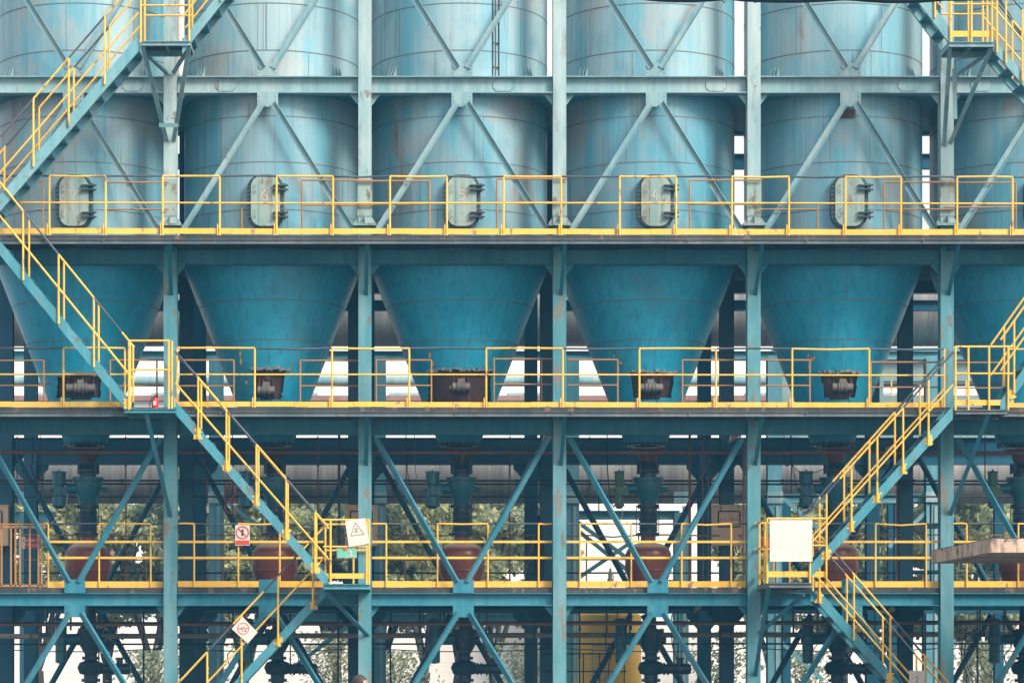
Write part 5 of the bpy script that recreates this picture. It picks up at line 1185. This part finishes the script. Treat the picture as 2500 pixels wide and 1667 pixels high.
# ------------------------------------------------------------------ walking person (only the head reaches into the picture)
def person(x,y,z):
    t=thing('person','person with short dark hair walking past, only the head in view at the bottom','person',(x,y,z))
    def skin(name,verts,edges,rad,mat):
        me=bpy.data.meshes.new(name); me.from_pydata([tuple(v) for v in verts],edges,[]); o=bpy.data.objects.new(name,me); C.objects.link(o)
        sk=o.modifiers.new('s','SKIN'); ss=o.modifiers.new('d','SUBSURF'); ss.levels=2; ss.render_levels=2
        for v,r in zip(me.skin_vertices[0].data,rad): v.radius=(r,r*0.85)
        me.skin_vertices[0].data[0].use_root=True
        dg=bpy.context.evaluated_depsgraph_get(); m2=bpy.data.meshes.new_from_object(o.evaluated_get(dg)); bpy.data.objects.remove(o)
        m2.materials.clear(); m2.materials.append(mat); 
        for p_ in m2.polygons: p_.use_smooth=True
        ob=bpy.data.objects.new(name,m2); C.objects.link(ob); ob.parent=t; return ob
    # facing +x, mid stride, local coordinates
    V=[(0,0,0.92),(0,0,1.10),(0.02,0,1.28),(0.03,0,1.40),(0.05,0,1.50),(0.075,0,1.60),(0.08,0,1.66),
       (0.03,-0.17,1.37),(-0.06,-0.21,1.12),(0.03,-0.20,0.90),(0.05,-0.195,0.82),
       (0.03,0.17,1.37),(0.10,0.21,1.13),(0.24,0.19,0.96),(0.28,0.18,0.89),
       (0.0,-0.09,0.86),(0.16,-0.09,0.50),(0.14,-0.09,0.09),(0.27,-0.09,0.04),
       (0.0,0.09,0.86),(-0.06,0.09,0.48),(-0.30,0.09,0.14),(-0.20,0.09,0.05)]
    E=[(0,1),(1,2),(2,3),(3,4),(4,5),(5,6),(3,7),(7,8),(8,9),(9,10),(3,11),(11,12),(12,13),(13,14),(0,15),(15,16),(16,17),(17,18),(0,19),(19,20),(20,21),(21,22)]
    rad=[.14,.13,.145,.11,.055,.09,.085,.06,.048,.034,.03,.06,.048,.034,.03,.085,.06,.04,.035,.085,.06,.04,.035]
    body=skin('body',V,E,rad,M['skin'])
    skin('jacket',[V[k] for k in (1,0,2,3,7,8,9,11,12,13)],[(0,1),(0,2),(2,3),(3,4),(4,5),(5,6),(3,7),(7,8),(8,9)],[.15,.155,.165,.125,.078,.062,.05,.078,.062,.05],M['cloth'])
    skin('trousers',[V[k] for k in (0,15,16,17,19,20,21)],[(0,1),(1,2),(2,3),(0,4),(4,5),(5,6)],[.15,.10,.075,.062,.10,.075,.062],M['trouser'])
    for a,b in ((17,18),(21,22)): skin('shoe',[V[a],V[b]],[(0,1)],[.05,.045],M['shoe'])
    hv=Vector((0.085,0,1.615))
    def blob(name,c,rx,ry,rz,mat,cut=None):
        m=MB(); n=20; prof=[]
        vs_=[];fs=[]
        for i in range(n+1):
            for k in range(24):
                th=math.pi*i/n; ph=2*math.pi*k/24
                vs_.append((c[0]+rx*math.sin(th)*math.cos(ph),c[1]+ry*math.sin(th)*math.sin(ph),c[2]+rz*math.cos(th)))
        for i in range(n):
            for k in range(24):
                f=(i*24+k,(i+1)*24+k,(i+1)*24+(k+1)%24,i*24+(k+1)%24)
                if cut and cut(sum((Vector(vs_[q]) for q in f),Vector())/4): continue
                fs.append(f)
        m.add([Vector(v)+Vector((x,y,z)) for v in vs_],fs,0,True); return m.build(name,mat,t)
    blob('head',hv,0.10,0.078,0.118,M['skin'])
    blob('hair',hv+Vector((-0.012,0,0.022)),0.107,0.088,0.116,M['hair'],cut=lambda c:(c.x-hv.x>0.035 and c.z-hv.z<0.055) or c.z-hv.z<-0.045)
    for sy in (-1,1):
        blob('ear',hv+Vector((-0.005,sy*0.080,-0.005)),0.018,0.010,0.028,M['skin']); blob('eye',hv+Vector((0.090,sy*0.030,0.005)),0.010,0.012,0.008,M['black'])
        bx,by,bz=(0.05,-0.195,0.82) if sy<0 else (0.28,0.18,0.89)
        for k in range(4): skin('finger',[(bx,by-0.025+k*0.016,bz-0.02),(bx+0.01,by-0.026+k*0.017,bz-0.07),(bx+0.03,by-0.024+k*0.016,bz-0.095+abs(k-1.5)*0.006)],[(0,1),(1,2)],[.010,.009,.008],M['skin'])
        skin('thumb',[(bx+0.02,by,bz),(bx+0.05,by,bz-0.03),(bx+0.055,by,bz-0.055)],[(0,1),(1,2)],[.011,.010,.008],M['skin'])
    blob('nose',hv+Vector((0.103,0,-0.018)),0.018,0.014,0.022,M['skin']); blob('mouth',hv+Vector((0.090,0,-0.062)),0.010,0.024,0.006,M['signdark'])
pp=at(880,1645,-16); person(pp.x-0.085,-16,pp.z-1.753)

# ------------------------------------------------------------------ haze
hz=MB(); hz.box(-95,115,-75,85,GZ-1.0,18.9)
hm=bpy.data.materials.new('haze'); hm.use_nodes=True; hn=hm.node_tree; hn.nodes.remove(hn.nodes['Principled BSDF'])
pv=hn.nodes.new('ShaderNodeVolumePrincipled'); pv.inputs['Color'].default_value=(0.16,0.55,0.92,1); pv.inputs['Density'].default_value=0.0009
hn.links.new(pv.outputs[0],[q for q in hn.nodes if q.type=='OUTPUT_MATERIAL'][0].inputs['Volume'])
ho=hz.build('haze',hm); ho['kind']='stuff'; ho['label']='thin pale air haze round the whole plant'; ho['category']='haze'
cy.volume_bounces=1
